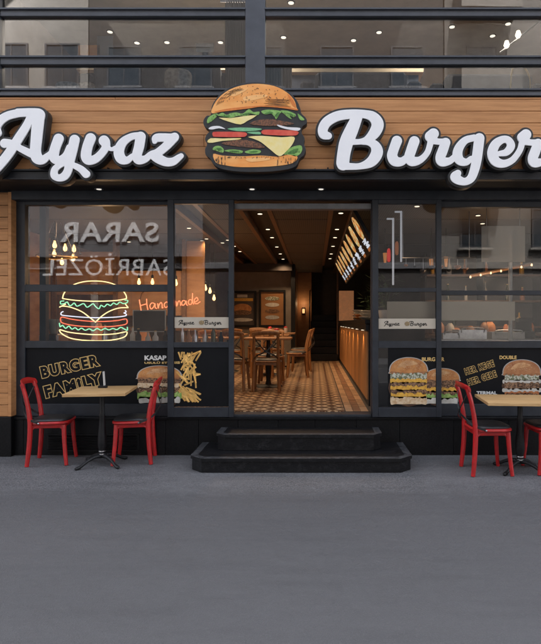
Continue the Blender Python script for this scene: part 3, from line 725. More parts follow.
layer('bun_light', [[(215, 108), (290, 96), (335, 100), (300, 116), (225, 128)], [(150, 96), (190, 76), (235, 66), (220, 80), (170, 104)], [(230, 410), (300, 406), (352, 412), (300, 424), (240, 426)]], mat('painted bun light', (.93, .52, .20), .5, (.88, .44, .14), 10), 2)
layer('bun_dark', [[(70, 182), (120, 168), (200, 158), (300, 150), (400, 152), (474, 166), (478, 174), (440, 168), (380, 160), (300, 156), (250, 163), (180, 172), (110, 180)], [(430, 92), (458, 122), (474, 160), (455, 150), (440, 120)]], mat('painted bun dark', (.70, .22, .04), .5, (.60, .17, .03), 20), 2)
layer('lettuce_shade', [[(100, 203), (130, 198), (150, 202), (130, 207)], [(200, 196), (230, 186), (250, 186), (232, 196)], [(318, 190), (345, 180), (360, 186), (348, 190)], [(372, 196), (384, 184), (392, 186), (378, 208)], [(425, 186), (450, 190), (458, 202), (440, 194)], [(80, 360), (100, 358), (108, 368), (90, 368)], [(430, 385), (460, 365), (485, 362), (470, 382), (450, 388)], [(140, 374), (170, 371), (196, 376), (170, 379)], [(240, 378), (270, 372), (286, 376), (262, 382)]], mat('painted lettuce dark', (.05, .17, .03), .5, (.09, .24, .05), 30), 2, smooth=3)
rs = random.Random(4); mk = MB()
def stroke(p, q, w_):
    (x0, y0), (x1, y1) = Q([p])[0], Q([q])[0]; dx, dy = x1 - x0, y1 - y0; L = math.hypot(dx, dy) or 1; nx, ny = -dy / L * w_, dx / L * w_
    mk.prism(PX([(x0, y0), ((x0 + x1) / 2 + nx, (y0 + y1) / 2 + ny), (x1, y1), ((x0 + x1) / 2 - nx, (y0 + y1) / 2 - ny)], YS - .0055), YS - .0055, YS - .0022)
for _ in range(95):
    x = rs.uniform(130, 440); y = 52 + rs.random() ** .8 * 85
    if ((x - 270) / 215) ** 2 + ((y - 175) / 128) ** 2 > .93: continue
    a = rs.uniform(.2, 1.4); l_ = rs.uniform(3, 6); stroke((x, y), (x + l_ * math.cos(a), y + l_ * math.sin(a)), .34)
for i in range(16):   # hatching on the shaded left of the bun
    t = 2.95 - i * .055; k_ = .93 - .035 * (i % 4); a0, a1 = t, t - rs.uniform(.12, .3)
    stroke((268 + 205 * k_ * math.cos(a0), 172 - 128 * k_ * math.sin(a0)), (268 + 205 * k_ * math.cos(a1), 172 - 128 * k_ * math.sin(a1)), .2)
for i in range(7): stroke((325 + rs.uniform(-12, 12), 118 + i * 5), (440 + rs.uniform(-14, 18), 122 + i * 5.5), .2)
for i in range(6): stroke((360 + i * 7, 350 + i * 3), (385 + i * 8, 322 + i * 3.6), .16)
for i in range(34):
    x = rs.choice((rs.uniform(75, 125), rs.uniform(380, 470))); y = rs.uniform(396, 430); stroke((x, y), (x + rs.uniform(-2, 2), y + rs.uniform(8, 26)), .3)
for i in range(30):
    x = rs.uniform(130, 390); y = 402 + rs.uniform(-3, 4); stroke((x, y), (x + rs.uniform(-2, 2), y + rs.uniform(3, 9)), .3)
for poly in ([(36, 237), (75, 190), (88, 197)], [(85, 200), (150, 188), (210, 190), (262, 182)], [(300, 178), (366, 205), (385, 178)], [(412, 180), (450, 205), (470, 193)], [(62, 366), (90, 360), (112, 382)], [(120, 378), (170, 368), (205, 380)], [(410, 388), (455, 372), (495, 372)]):
    for p_, q_ in zip(poly[:-1], poly[1:]):
        for z_ in range(4):
            t = z_ / 4 + .05; x = p_[0] + (q_[0] - p_[0]) * t; y = p_[1] + (q_[1] - p_[1]) * t; stroke((x, y), (x + rs.uniform(-6, 8), y + rs.uniform(6, 15)), .2)
mk.build('ink_lines', ink, BS)
for k, (px, py) in enumerate(((235, 120), (280, 120), (255, 160))):
    X, Z = W(px, py, YS); MB().tube([(X, YS + .09, Z), (X, YF + .001, Z)], .012).build('mounting_bracket', M['black'], BS)
#@@DECALS
# ------------------------------------------------------------------ printed vinyls behind the lower panes
YV = .022
def vin(px0, px1, label, y0=346, y1=406.6, plane=.022):
    global YV; YV = plane
    x0, z1 = W(px0, y0, YV); x1, z0 = W(px1, y1, YV)
    o = empty('window_vinyl', ((x0 + x1) / 2, YV, z0), label, 'window graphic')
    MB().box(x0, x1, YV, YV + .004, z0, z1).build('black_film', M['vinyl'], o); return o
def shape(name, root, pts, m, k, smooth=4, Y0=None):
    Y0 = YV if Y0 is None else Y0
    Yk = Y0 - .0012 * k
    return MB().prism(PX(crom(pts, smooth, True) if smooth else pts, Yk), Yk, Yk + .001).build(name, m, root)
fb = mat('photo bun', (.36, .125, .035), .5, (.60, .28, .09), 10, thr=(.35, .65))
fb2 = mat('photo bun dark', (.30, .10, .035), .5, (.50, .24, .10), 10, thr=(.3, .7))
fbl = mat('photo bun crumb', (.70, .55, .36), .6, (.52, .32, .16), 30, thr=(.42, .65))
fpa = mat('photo patty', (.055, .022, .010), .6, (.34, .19, .10), 75, thr=(.44, .6))
fch = mat('photo cheese', (.74, .42, .06), .5, (.50, .21, .03), 40, thr=(.45, .7))
fle = mat('photo lettuce', (.10, .26, .03), .6, (.40, .52, .16), 28)
fpp = mat('photo paper', (.62, .60, .54), .6, (.45, .42, .36), 12)
fsa = mat('photo sauce', (.34, .09, .03), .5, (.5, .2, .06), 30)
fon = mat('photo onion', (.55, .55, .45), .6, (.12, .13, .06), 34, thr=(.45, .55))
hl = mat('photo rim light', (.50, .50, .48), .6, (.3, .3, .29), 20)
def wob(x0, x1, y0, y1, amp, n=9, seed=1):
    q = random.Random(seed); t = [(x0 + (x1 - x0) * i / n, y0 + q.uniform(-amp, amp)) for i in range(n + 1)]
    return t + [(x1 - (x1 - x0) * i / n, y1 + q.uniform(-amp, amp)) for i in range(n + 1)]
def clipx(pts, c):
    return [(min(max(x, c[0]), c[1]), y) for x, y in pts] if c else pts
fbd = mat('photo bun toasted', (.22, .075, .025), .5, (.40, .19, .08), 22)
fdk = mat('photo shadow', (.045, .02, .010), .6, (.10, .045, .02), 40)
fhi = mat('photo bun light', (.62, .36, .17), .5, (.44, .21, .085), 16, thr=(.4, .62))
def photo_burger(root, x0, x1, yt, yb, layers, seed=1, bun=fb, rim=True, clip=None):
    w_ = x1 - x0; cx = (x0 + x1) / 2; hb = layers[0][1] * (yb - yt)
    def dm(f, g):
        o_ = [(cx - w_ * .44 * f, yt + hb * 1.02)]
        for t in range(17):
            a = math.pi * (1 - t / 16); o_.append((cx + math.cos(a) * w_ * .5 * f, yt + hb * .86 - max(0, math.sin(a)) ** .8 * hb * .86 * g))
        return o_ + [(cx + w_ * .44 * f, yt + hb * 1.02)]
    def shp(nm, pts, m, k, sm): shape(nm, root, clipx(crom(pts, sm, True), clip), m, k, 0)
    shp('burger_filling', [(x0 + w_ * .06, yt + hb * .9), (x1 - w_ * .06, yt + hb * .9), (x1 - w_ * .08, yb - 1), (x0 + w_ * .08, yb - 1)], fdk, 1, 2)
    if rim: shp('bun_rim', dm(1.03, 1.05), hl, 1.5, 2)
    shp('burger_bun', dm(.98, 1.0), bun, 2.2, 2)
    shp('bun_underside', [(cx - w_ * .45, yt + hb * .84), (cx, yt + hb * .93), (cx + w_ * .45, yt + hb * .84), (cx + w_ * .43, yt + hb * 1.03), (cx, yt + hb * 1.10), (cx - w_ * .43, yt + hb * 1.03)], fbd, 2.5, 3)
    sq = random.Random(seed * 7); sm_ = MB()
    for _ in range(int(w_ * 1.6)):
        a = sq.uniform(.25, 2.9); rr_ = sq.uniform(.3, .92); X_ = cx + math.cos(a) * w_ * .46 * rr_; Y_s = yt + hb * .86 - math.sin(a) ** .8 * hb * .8 * rr_
        if clip and not clip[0] < X_ < clip[1]: continue
        Yk = YV - .0036; sm_.prism(PX([(X_ - .35, Y_s), (X_, Y_s - .22), (X_ + .35, Y_s), (X_, Y_s + .22)], Yk), Yk, Yk + .0002)
    if sm_.v: sm_.build('sesame', fbl, root)
    shp('bun_highlight', [(cx - w_ * .30, yt + hb * .62), (cx - w_ * .18, yt + hb * .28), (cx + w_ * .05, yt + hb * .16), (cx + w_ * .24, yt + hb * .34), (cx + w_ * .1, yt + hb * .46), (cx - w_ * .1, yt + hb * .52)], fhi, 2.7, 3)
    y = yt + hb; k = 3
    for i, (m, f, wf, amp, nm) in enumerate(layers[1:]):
        y2 = y + f * (yb - yt); flat = nm in ('bun_base', 'paper', 'bun_slice')
        shp(nm, wob(cx - w_ * wf / 2, cx + w_ * wf / 2, y - .5, y2 + .2, amp * (.35 if flat else 1.0), 8 if flat else 21, seed + i), m, k, 3); y = y2; k += 1 if i % 2 == 0 else -0
    return k
# left window: BURGER FAMILY
v1 = vin(24.5, 168.8, 'black window graphic with outlined words BURGER FAMiLY and a burger at its right end')
def outlined(root, body, px0, py0, px1, py1, ang, w1=.045, w0=.0, m=M['gold']):
    _, ref = place_text('text_outline', body, m, root, px0, py0, px1, py1, YV - .0015, .001, w1, ang, 1.22)
    place_text('text_fill', body, M['vinyl'], root, px0, py0, px1, py1, YV - .0028, .001, w0, ang, 1.22, ref=ref)
outlined(v1, 'BURGER', 39.8, 359.8, 100.4, 372.8, 12.5, .098, .05)
outlined(v1, 'FAMiLY', 43.2, 378.4, 104.2, 391.8, 14.2, .098, .05)
photo_burger(v1, 137.5, 181.5, 366, 403, [('b', .36), (fpa, .12, .96, 1.2, 'patty'), (fbl, .1, .98, 1, 'bun_slice'), (fpa, .14, .93, 1.2, 'patty'), (fle, .13, 1.0, 1.6, 'lettuce'), (fpp, .14, .92, .7, 'paper')], 3, clip=(130, 168.3))
place_text('heading', 'KASAP', M['white'], v1, 144.5, 355.4, 166.5, 360.3, YV - .002, .001, .045)
place_text('subheading', 'USULÜ ET', M['gold'], v1, 144.5, 361.4, 167.5, 363.8, YV - .002, .001, .03)
v2 = vin(174.2, 228.8, 'black window graphic with scattered french fries beside the doorway', plane=-.066)
photo_burger(v2, 137.5, 181.5, 366, 403, [('b', .36), (fpa, .12, .96, 1.2, 'patty'), (fbl, .1, .98, 1, 'bun_slice'), (fpa, .14, .93, 1.2, 'patty'), (fle, .13, 1.0, 1.6, 'lettuce'), (fpp, .14, .92, .7, 'paper')], 3, clip=(174.4, 190))
place_text('subheading', 'BURGER', M['gold'], v2, 174.5, 361.4, 180, 363.8, YV - .002, .001, .03)
ff = mat('photo fries', (.56, .29, .06), .5, (.86, .54, .17), 9, island=.35); q = random.Random(11)
fm_ = MB()
fries = [(184, 352, 184, 366), (190, 353, 184, 363), (188, 356, 201, 351), (186, 367, 192, 354), (192, 362, 186, 372), (181, 370, 186, 361), (190, 359, 196, 368), (187, 372, 199, 374), (183, 374, 188, 383), (191, 372, 191, 386), (195, 372, 196, 388), (186, 376, 194, 370), (180, 377, 189, 379), (196, 354, 189, 366), (188, 366, 189, 380)]
for i in range(34):
    x = q.uniform(181, 196); y = q.uniform(357, 388); a = q.choice((1.2, 1.7, 1.45, .5, 2.4, 1.9, 1.0)) + q.uniform(-.25, .25); l_ = q.uniform(6, 12); fries.append((x, y, min(201, x + l_ * math.cos(a)), y - l_ * math.sin(a) * .9 if y - l_ * .9 > 351 else 352))
for i in range(46):
    x = q.uniform(178, 194); y = 386 + (x - 178) * .35 + q.uniform(-3, 7); a = q.uniform(.35, 1.2); fries.append((x, y, min(201, x + 10 * math.cos(a)), min(402, y + 10 * math.sin(a))))
for i, (a, b, c, d) in enumerate(fries):
    L = math.hypot(c - a, d - b); nx, ny = -(d - b) / L * .8, (c - a) / L * .8; Yk = YV - .002 - .00004 * i
    fm_.prism(PX([(a + nx, b + ny), (c + nx, d + ny), (c - nx, d - ny), (a - nx, b - ny)], Yk), Yk, Yk + .00003)
o = fm_.build('french_fries', ff, v2)
v3 = vin(388, 436.2, 'black window graphic with a triple cheeseburger just right of the doorway', plane=-.066)
photo_burger(v3, 389.6, 427.6, 357.8, 404, [('b', .35), (fon, .12, .95, 1, 'pickles'), (fch, .07, .96, .9, 'cheese'), (fpa, .08, .9, .6, 'patty'), (fch, .08, .95, 1.0, 'cheese'), (fpa, .08, .9, .6, 'patty'), (fch, .07, .92, 1.4, 'cheese'), (fbl, .15, .94, .6, 'bun_base')], 8)
photo_burger(v3, 424, 459.5, 368.5, 404, [('b', .36), (fpa, .2, .95, 1, 'patty'), (fch, .08, .95, 1, 'cheese'), (fpa, .1, .9, .8, 'patty'), (fle, .1, 1, 1.4, 'lettuce'), (fpp, .14, .9, .4, 'paper')], 12, clip=(420, 435.8))
place_text('heading', 'BURG', M['gold'], v3, 421.8, 357.3, 435.2, 361.2, YV - .003, .001, .03)
v4 = vin(440.8, 570, 'black window graphic with slogan lines and a stacked burger at the right edge', plane=.022)
photo_burger(v4, 424, 459.5, 368.5, 404, [('b', .36), (fpa, .2, .95, 1, 'patty'), (fch, .08, .95, 1, 'cheese'), (fpa, .1, .9, .8, 'patty'), (fle, .1, 1, 1.4, 'lettuce'), (fpp, .14, .9, .4, 'paper')], 12, clip=(441, 470))
place_text('heading', 'ER', M['gold'], v4, 439.5, 357.3, 444.3, 361.2, YV - .003, .001, .03)
outlined(v4, 'HER KEGE', 464, 363.8, 494.6, 371.2, 17, .085, .03)
outlined(v4, 'HER GEBE', 466.8, 374.4, 497, 381.8, 18, .085, .03)
photo_burger(v4, 503, 540.5, 360, 399, [('b', .40), (fon, .10, .9, 1, 'pickles'), (fon, .02, .9, .5, 'onion'), (fpp, .07, 1.0, .6, 'bun_slice'), (fpa, .15, .92, 1.2, 'patty'), (fpp, .08, 1.02, .8, 'bun_slice'), (fsa, .05, .9, .9, 'sauce'), (fpa, .13, .8, .8, 'patty')], 15, bun=fb2)
place_text('heading', 'DOUBLE', M['gold'], v4, 499.5, 355.6, 516.5, 359.2, YV - .002, .001, .03)
place_text('heading', 'TERMAL', M['white'], v4, 476.5, 391.2, 497, 394.6, YV - .002, .001, .04)
# name strips on the sliding doors
def strip(px0, px1, py0, py1, label):
    Y = -.064; x0, z1 = W(px0, py0, Y); x1, z0 = W(px1, py1, Y)
    o = empty('door_sticker', ((x0 + x1) / 2, Y, z0), label, 'sticker')
    MB().box(x0, x1, Y, Y + .0015, z0, z1).build('strip', M['cream'], o)
    def script(raw, cx, cy, sx):
        D, gx, gy = field([[(cx + (x - 7) * sx, cy + (y - 4) * sx, r * sx) for x, y, r in s] for s in raw], px0, py0 - 2, px1, py1 + 2, .12)
        me = curve_mesh([PX(lp, Y - .002) for lp in contours(D, gx, gy, 0)], .001); me.transform(Matrix.Translation((0, Y - .001, 0))); link_mesh('script_lettering', me, M['black'], o)
    cy = (py0 + py1) / 2; k = 1 / 9.2
    r_k = .32 / (k * 9.2)
    cv = lambda LS, ox: [[((x - ox) * k, (y - 142) * k + 4, max(.42, r * k * .62)) for x, y, r in s] for s in LS]
    m_ = (px0 + px1) / 2
    script(cv(A_ + Y_ + V_ + a_ + Z_, 90), m_ - 9.6, cy, .75); script(cv(B_ + u_ + r_ + g_ + e_ + r2_, 430), m_ + 15.6, cy, .74)
    X, Z = W(m_, cy, Y)
    MB().prism([(X + .028 * math.cos(t * math.pi / 10), Z + .024 * math.sin(t * math.pi / 10)) for t in range(20)], Y - .003, Y - .002).build('burger_emblem', mat('emblem tan', (.38, .28, .14), .6, (.2, .14, .08), 60), o)
strip(174.6, 228.6, 317.2, 328, 'pale name strip reading Ayvaz Burger on the left sliding door glass')
strip(378.6, 435.6, 318.6, 328.8, 'pale name strip reading Ayvaz Burger on the right sliding door glass')

# ------------------------------------------------------------------ neon signs just inside the left window
YN = .16
def neon(name, root, raws, m, rr=.0062, closed=False, sm=5):
    for raw in raws:
        p = crom(raw, sm, closed); p = p + [p[0]] if closed else p
        MB().tube([(W(x, y, YN)[0], YN, W(x, y, YN)[1]) for x, y in p], rr, 6).build(name, m, root, smooth=0)
N = lambda raw: S(raw, 50, 275, 6.365)
nx_, nz_ = W(93, 342, YN)
NS = empty('neon_burger', (nx_, YN, nz_), 'glowing neon outline of a burger in yellow, green, white and red in the left window', 'neon sign')
neon('bun_tube', NS, [N([(80, 150), (88, 120), (115, 85), (160, 58), (220, 42), (285, 38), (350, 43), (410, 60), (455, 90), (482, 125), (488, 150)]), N([(80, 150), (150, 160), (220, 165), (300, 167), (380, 165), (440, 160), (488, 150)])], E['ny'], sm=4)
neon('lettuce_tube', NS, [N([(90, 165), (68, 168), (70, 185), (95, 180), (110, 172), (125, 195), (140, 190), (155, 178), (170, 198), (190, 192), (215, 182), (235, 205), (255, 195), (275, 183), (290, 200), (312, 215), (325, 192), (345, 203), (365, 185), (385, 195), (405, 178), (425, 188), (445, 172), (465, 182), (490, 176), (495, 162), (475, 160)])], E['ng'], sm=3)
neon('cheese_tube', NS, [N([(60, 205), (80, 198), (130, 205), (200, 232), (250, 268), (290, 300)]), N([(290, 300), (330, 262), (380, 230), (440, 210), (498, 208)]), N([(60, 205), (100, 185)]), N([(498, 208), (480, 185)])], E['ny'], sm=4)
neon('onion_tube', NS, [N([(85, 232), (72, 240), (75, 255), (130, 262), (200, 268), (290, 272), (380, 270), (440, 266), (485, 258), (480, 245), (470, 242), (485, 235), (478, 225)])], E['nw'], sm=3)
neon('tomato_tube', NS, [N([(75, 268), (130, 280), (200, 290), (290, 296), (380, 294), (440, 288), (485, 280), (488, 310), (440, 322), (380, 328), (290, 330), (200, 326), (130, 318), (80, 305), (68, 290)])], E['nr'], closed=True, sm=3)
neon('lower_lettuce_tube', NS, [N([(60, 305), (65, 330), (80, 320), (100, 340), (120, 325), (140, 345), (160, 335), (180, 350), (200, 338), (225, 352), (250, 342), (275, 355), (300, 340), (325, 352), (350, 340), (375, 350), (400, 340), (425, 348), (450, 333), (470, 342), (492, 352), (492, 330)])], E['ng'], sm=3)
neon('base_tube', NS, [N([(65, 348), (110, 362), (180, 372), (290, 380), (400, 376), (460, 366), (490, 362), (480, 390), (430, 408), (360, 417), (290, 419), (200, 414), (130, 402), (85, 380), (65, 362)])], E['ny'], closed=True, sm=3)
p_ = MB(); X0, Z0 = W(58, 343, YN + .03); X1, Z1 = W(130, 280, YN + .03)
for (px, py) in ((88, 281), (101, 281), (93, 302), (62, 320), (124, 320), (93, 340)):
    X, Z = W(px, py, YN); p_.tube([(X, YN + .002, Z), (X, YN + .03, Z)], .006, 6)
p_.build('tube_clips', M['steel'], NS)
MB().box(X0 - .02, X1 + .02, YN + .03, YN + .036, Z0, Z1).build('clear_backboard', glass('clear acrylic', (.97, .97, .97), 1.2), NS)
H = lambda raw: S(raw, 130, 285, 4.918)
hx, hz_ = W(170, 310, YN)
HS = empty('neon_script', (hx, YN, hz_), 'red neon handwriting reading Handmade beside the neon burger', 'neon sign')
hand = [[(46, 72), (50, 98), (55, 125)], [(82, 68), (83, 95), (88, 122)], [(50, 102), (66, 97), (84, 92)],
 [(122, 92), (108, 88), (98, 102), (104, 118), (116, 108), (123, 92), (124, 110), (132, 116)], [(136, 90), (139, 114), (142, 100), (152, 86), (158, 95), (158, 112), (164, 110)],
 [(190, 88), (178, 84), (168, 96), (174, 110), (186, 102), (192, 60), (190, 90), (196, 108)],
 [(208, 106), (210, 84), (213, 102), (222, 80), (228, 88), (230, 104), (236, 84), (243, 78), (248, 88), (250, 102)],
 [(274, 80), (262, 76), (254, 88), (260, 100), (270, 92), (276, 78), (278, 96), (284, 100)], [(306, 76), (294, 72), (286, 84), (292, 96), (304, 88), (308, 40), (308, 80), (314, 96)],
 [(318, 84), (334, 74), (328, 62), (317, 72), (318, 88), (330, 92), (345, 82)]]
neon('script_tube', HS, [H(s) for s in hand], E['nh'], .0056, sm=5)
neon('power_wire', HS, [H([(50, 72), (60, 40), (90, 20)])], M['black'], .003)
#@@OUTSIDE
# ------------------------------------------------------------------ bentwood cross-back chairs (local axes: x forward)
def make_chair(label, fm, gname, seatm, k=1.0, bh=.85):
    root = empty('cross_back_chair', (0, 0, 0), label, 'chair', gname)
    sz = .425
    for sgn in (-1, 1):
        bk = crom([(-.185, sgn * .185, 0), (-.172, sgn * .18, .12), (-.160, sgn * .174, .28), (-.158, sgn * .172, sz), (-.172, sgn * .172, .56), (-.200, sgn * .172, .70), (-.235, sgn * .166, bh - .03)], 4)
        MB().tube(bk, [  .0205 + .004 * math.sin(math.pi * min(1, i / len(bk) * 1.3)) for i in range(len(bk))], 8).build('leg', fm, root, local=True, smooth=40)
        fl = crom([(.188, sgn * .183, 0), (.176, sgn * .176, .10), (.164, sgn * .168, .24), (.158, sgn * .160, .36), (.155, sgn * .156, sz - .02)], 4)
        MB().tube(fl, [.0185 + .006 * i / len(fl) for i in range(len(fl))], 8).build('leg', fm, root, local=True, smooth=40)
    # seat: bowed front, straight back
    pl_ = []
    for t in range(28):
        a = 2 * math.pi * t / 28; c, s = math.cos(a), math.sin(a); e = .42
        px = abs(c) ** e * (1 if c > 0 else -1) * (.205 if c > 0 else .178); py = abs(s) ** e * (1 if s > 0 else -1) * (.205 - (.02 if c < 0 else 0) * abs(c)); pl_.append((px, py))
    m = MB(); n = len(pl_); rings = []
    for f_, z in ((.95, sz - .014), (1.0, sz - .006), (1.0, sz + .008), (.96, sz + .015)): rings.append([(x * f_, y * f_, z) for x, y in pl_])
    vs = [v for r_ in rings for v in r_]; fs = [(i * n + j, i * n + (j + 1) % n, (i + 1) * n + (j + 1) % n, (i + 1) * n + j) for i in range(3) for j in range(n)]
    m.add(vs, fs + [tuple(range(n))[::-1], tuple(3 * n + j for j in range(n))]); m.build('seat', fm, root, local=True, smooth=50)
    if seatm:
        m = MB(); rings = []
        for f_, z in ((.90, sz + .013), (.93, sz + .022), (.90, sz + .034), (.7, sz + .043), (.35, sz + .047)): rings.append([(x * f_ + .004, y * f_, z) for x, y in pl_])
        vs = [v for r_ in rings for v in r_]; fs = [(i * n + j, i * n + (j + 1) % n, (i + 1) * n + (j + 1) % n, (i + 1) * n + j) for i in range(4) for j in range(n)]
        m.add(vs, fs + [tuple(4 * n + j for j in range(n))]); m.build('seat_pad', seatm, root, local=True, smooth=60)
    # apron + curved corner brackets
    m = MB()
    for sgn in (-1, 1):
        m.box(-.15, .15, sgn * .158 - .011, sgn * .158 + .011, sz - .052, sz - .012, bev=.004)
        m.tube(crom([(.162, sgn * .163, .30), (.150, sgn * .162, .355), (.115, sgn * .160, .385), (.05, sgn * .158, .392)], 4), .011, 6)
        m.tube(crom([(-.155, sgn * .168, .32), (-.143, sgn * .166, .362), (-.11, sgn * .162, .385), (-.05, sgn * .158, .392)], 4), .010, 6)
    for xx in (-.145, .15): m.box(xx - .010, xx + .010, -.15, .15, sz - .05, sz - .012, bev=.004)
    m.build('seat_frame', fm, root, local=True, smooth=40)
    # curved top rail
    m = MB(); P_ = crom([(-.222, -.195, bh - .035), (-.250, -.12, bh - .018), (-.262, 0, bh - .012), (-.250, .12, bh - .018), (-.222, .195, bh - .035)], 4)
    vs = []; fs = []; N_ = 8
    for (x, y, z) in P_:
        for j in range(N_):
            a = 2 * math.pi * j / N_; vs.append((x + .012 * math.cos(a) - .010 * math.sin(a), y, z + .030 * math.sin(a)))
    for i in range(len(P_) - 1):
        for j in range(N_): fs.append((i * N_ + j, i * N_ + (j + 1) % N_, (i + 1) * N_ + (j + 1) % N_, (i + 1) * N_ + j))
    fs += [tuple(range(N_)), tuple((len(P_) - 1) * N_ + j for j in range(N_))[::-1]]
    m.add(vs, fs); m.build('top_rail', fm, root, local=True, smooth=50)
    # crossed flat bands, bolted at the posts and clipped at the seat edge
    for sgn in (-1, 1):
        q_ = crom([(-.222, sgn * .160, bh - .075), (-.250, sgn * .10, bh - .17), (-.262, 0, bh - .27), (-.235, -sgn * .11, sz + .10), (-.175, -sgn * .176, sz + .045), (-.10, -sgn * .202, sz + .016), (-.065, -sgn * .206, sz + .002)], 5)
        vs = []; fs = []
        for i, (x, y, z) in enumerate(q_):
            for dz_, dx_ in ((.011, 0), (.011, .004), (-.011, .004), (-.011, 0)):
                vs.append((x + dx_ - .003 + sgn * .003, y, z + dz_))
        for i in range(len(q_) - 1):
            for j in range(4): fs.append((i * 4 + j, i * 4 + (j + 1) % 4, (i + 1) * 4 + (j + 1) % 4, (i + 1) * 4 + j))
        fs += [(0, 1, 2, 3), tuple((len(q_) - 1) * 4 + j for j in (3, 2, 1, 0))]
        b_ = MB().add(vs, fs).build('cross_band', M['strap'], root, local=True)
        MB().lathe([(.008, -.004), (.008, .004), (.004, .007)], 0, 0, 0, 8).build('bolt', M['steel'], b_, local=True).matrix_local = Matrix.Translation((-.068, -sgn * .212, sz + .004)) @ Matrix.Rotation(R(90), 4, 'X')
    return root
def copy_tree(o, parent=None):
    c = o.copy(); COL.objects.link(c); c.parent = parent
    for ch_ in [x for x in o.children]: copy_tree(ch_, c)
    return c
def put(o, x, y, z, rz, label=None):
    o.location = (x, y, z); o.rotation_euler = (0, 0, R(rz))
    if label: o['label'] = label
    return o
bpy.context.view_layer.update()
rc = make_chair('red chair at the left end of the left table, its back towards the wood column', M['red'], 'red cross back chairs outside', M['seatpad'])
put(rc, -2.715, -.315, 0.004, 9)
put(copy_tree(rc), -1.875, -.28, 0.004, 190, 'red chair between the left table and the steps')
put(copy_tree(rc), 1.652, -.68, 0.004, 2, 'red chair between the steps and the right table')
put(copy_tree(rc), 2.285, -.64, 0.004, 183, 'red chair partly cut off by the right edge of the photo')

# ------------------------------------------------------------------ pedestal tables
def make_table(label, cx, cy, zt, w_, d_, rz, gname, ang=None):
    root = empty('pedestal_table', (0, 0, 0), label, 'table', gname)
    m = MB(); ns = 9
    for i in range(ns):
        a = -d_ / 2 + d_ * i / ns; m.box(-w_ / 2, w_ / 2, a + .0004, a + d_ / ns - .0004, zt - .027, zt, bev=.0015)
    m.build('tabletop', M['ttop'], root, local=True)
    MB().box(-w_ * .3, w_ * .3, -.03, .03, zt - .045, zt - .0275, bev=.003).build('top_bracket', M['iron'], root, local=True)
    MB().lathe([(.030, .085), (.032, .11), (.026, .125), (.038, .17), (.044, .22), (.040, .30), (.031, .40), (.026, .48), (.030, .50), (.024, .52), (.024, zt - .046)], 0, 0, 0, 20).build('column', M['iron'], root, local=True, smooth=60)
    MB().lathe([(.034, .098), (.036, .104), (.034, .110)], 0, 0, 0, 20).build('collar_ring', M['steel'], root, local=True, smooth=60)
    MB().lathe([(.034, .128), (.036, .134), (.034, .140)], 0, 0, 0, 20).build('collar_ring', M['steel'], root, local=True, smooth=60)
    for k in range(4):
        a = R(45 + 90 * k); c, s = math.cos(a), math.sin(a)
        p = crom([(.0, 0, .085), (.07, 0, .088), (.15, 0, .066), (.22, 0, .028), (.265, 0, .012), (.29, 0, .012)], 4)
        MB().tube([(x * c, x * s, z) for x, y, z in p], [.024, .023, .022, .022, .02, .019, .018, .018, .017, .016, .015, .015, .015, .016, .017, .018, .018, .017, .016, .014, .010][:len(p)], 8, flat=1.0).build('foot', M['iron'], root, local=True, smooth=50)
    return put(root, cx, cy, .004, rz)
make_table('square oak table on a black pedestal at the left, a menu holder on top', -2.155, -.43, .755, .575, .66, 8, 'pavement tables')
make_table('square oak table on a black pedestal at the right edge of the photo', 1.99, -.66, .695, .74, .62, -5, 'pavement tables')
# menu holder
mx_, my_ = (102 - CX) * 5.7 / F, -.28
mh = empty('menu_holder', (mx_, my_, .759), 'small black block holding an upright clear card on the left table', 'menu holder')
MB().box(mx_ - .042, mx_ + .045, my_ - .022, my_ + .022, .759, .785, bev=.003).build('base', M['black'], mh)
MB().box(mx_ + .012, mx_ + .017, my_ - .022, my_ + .022, .783, .93, bev=.001, rot=Matrix.Rotation(R(-4), 3, 'Y')).build('card', M['white'], mh)
MB().box(mx_ + .002, mx_ + .005, my_ - .028, my_ + .028, .783, .935, rot=Matrix.Rotation(R(-4), 3, 'Y')).build('card_sleeve', MATS['steel'], mh) if False else None

# ------------------------------------------------------------------ entrance steps with clipped corners
ST = empty('entrance_steps', (-.14, -.4, 0), 'two black granite steps with clipped corners below the doorway', 'steps')
def step(xl, xr, yf, z0, z1, ch_, lip):
    yb = -.042; ov = .014
    def poly(o): return [(xl - o, yb), (xl - o, yf + ch_), (xl + ch_, yf - o), (xr - ch_, yf - o), (xr + o, yf + ch_), (xr + o, yb)]
    MB().hprism(poly(0), z0, z1 - .030).build('riser', M['step'], ST)
    MB().hprism(poly(ov), z1 - .0295, z1).build('tread', M['step'], ST)
    P_ = poly(ov + .0015); m = MB()
    inn = [(xl + .055, yb), (xl + .055, yf + ch_ + .02), (xl + ch_ + .02, yf + .055), (xr - ch_ - .02, yf + .055), (xr - .055, yf + ch_ + .02), (xr - .055, yb)]
    for i in range(5): m.hprism([P_[i], P_[i + 1], inn[i + 1], inn[i]], z1 + .0005, z1 + .003)
    m.build('tread_border', lip, ST)
    for i in range(1, 4):
        X = xl + (xr - xl) * i / 4; MB().box(X - .002, X + .002, yf + .06, yb - .002, z1 + .0003, z1 + .0012).build('joint', M['black'], ST)
stl, str_ = (191.5 - CX) * 5.35 / F, (411 - CX) * 5.35 / F
brd = mat('worn granite border', (.020, .021, .024), .45, (.095, .096, .10), 26, bump=.2, thr=(.4, .75), spec=.4)
step(stl, str_, -.737, .004, .139, .115, brd)
sul, sur = (219 - CX) * 5.72 / F, (379.5 - CX) * 5.72 / F
step(sul, sur, -.42, .1425, .302, .075, brd)
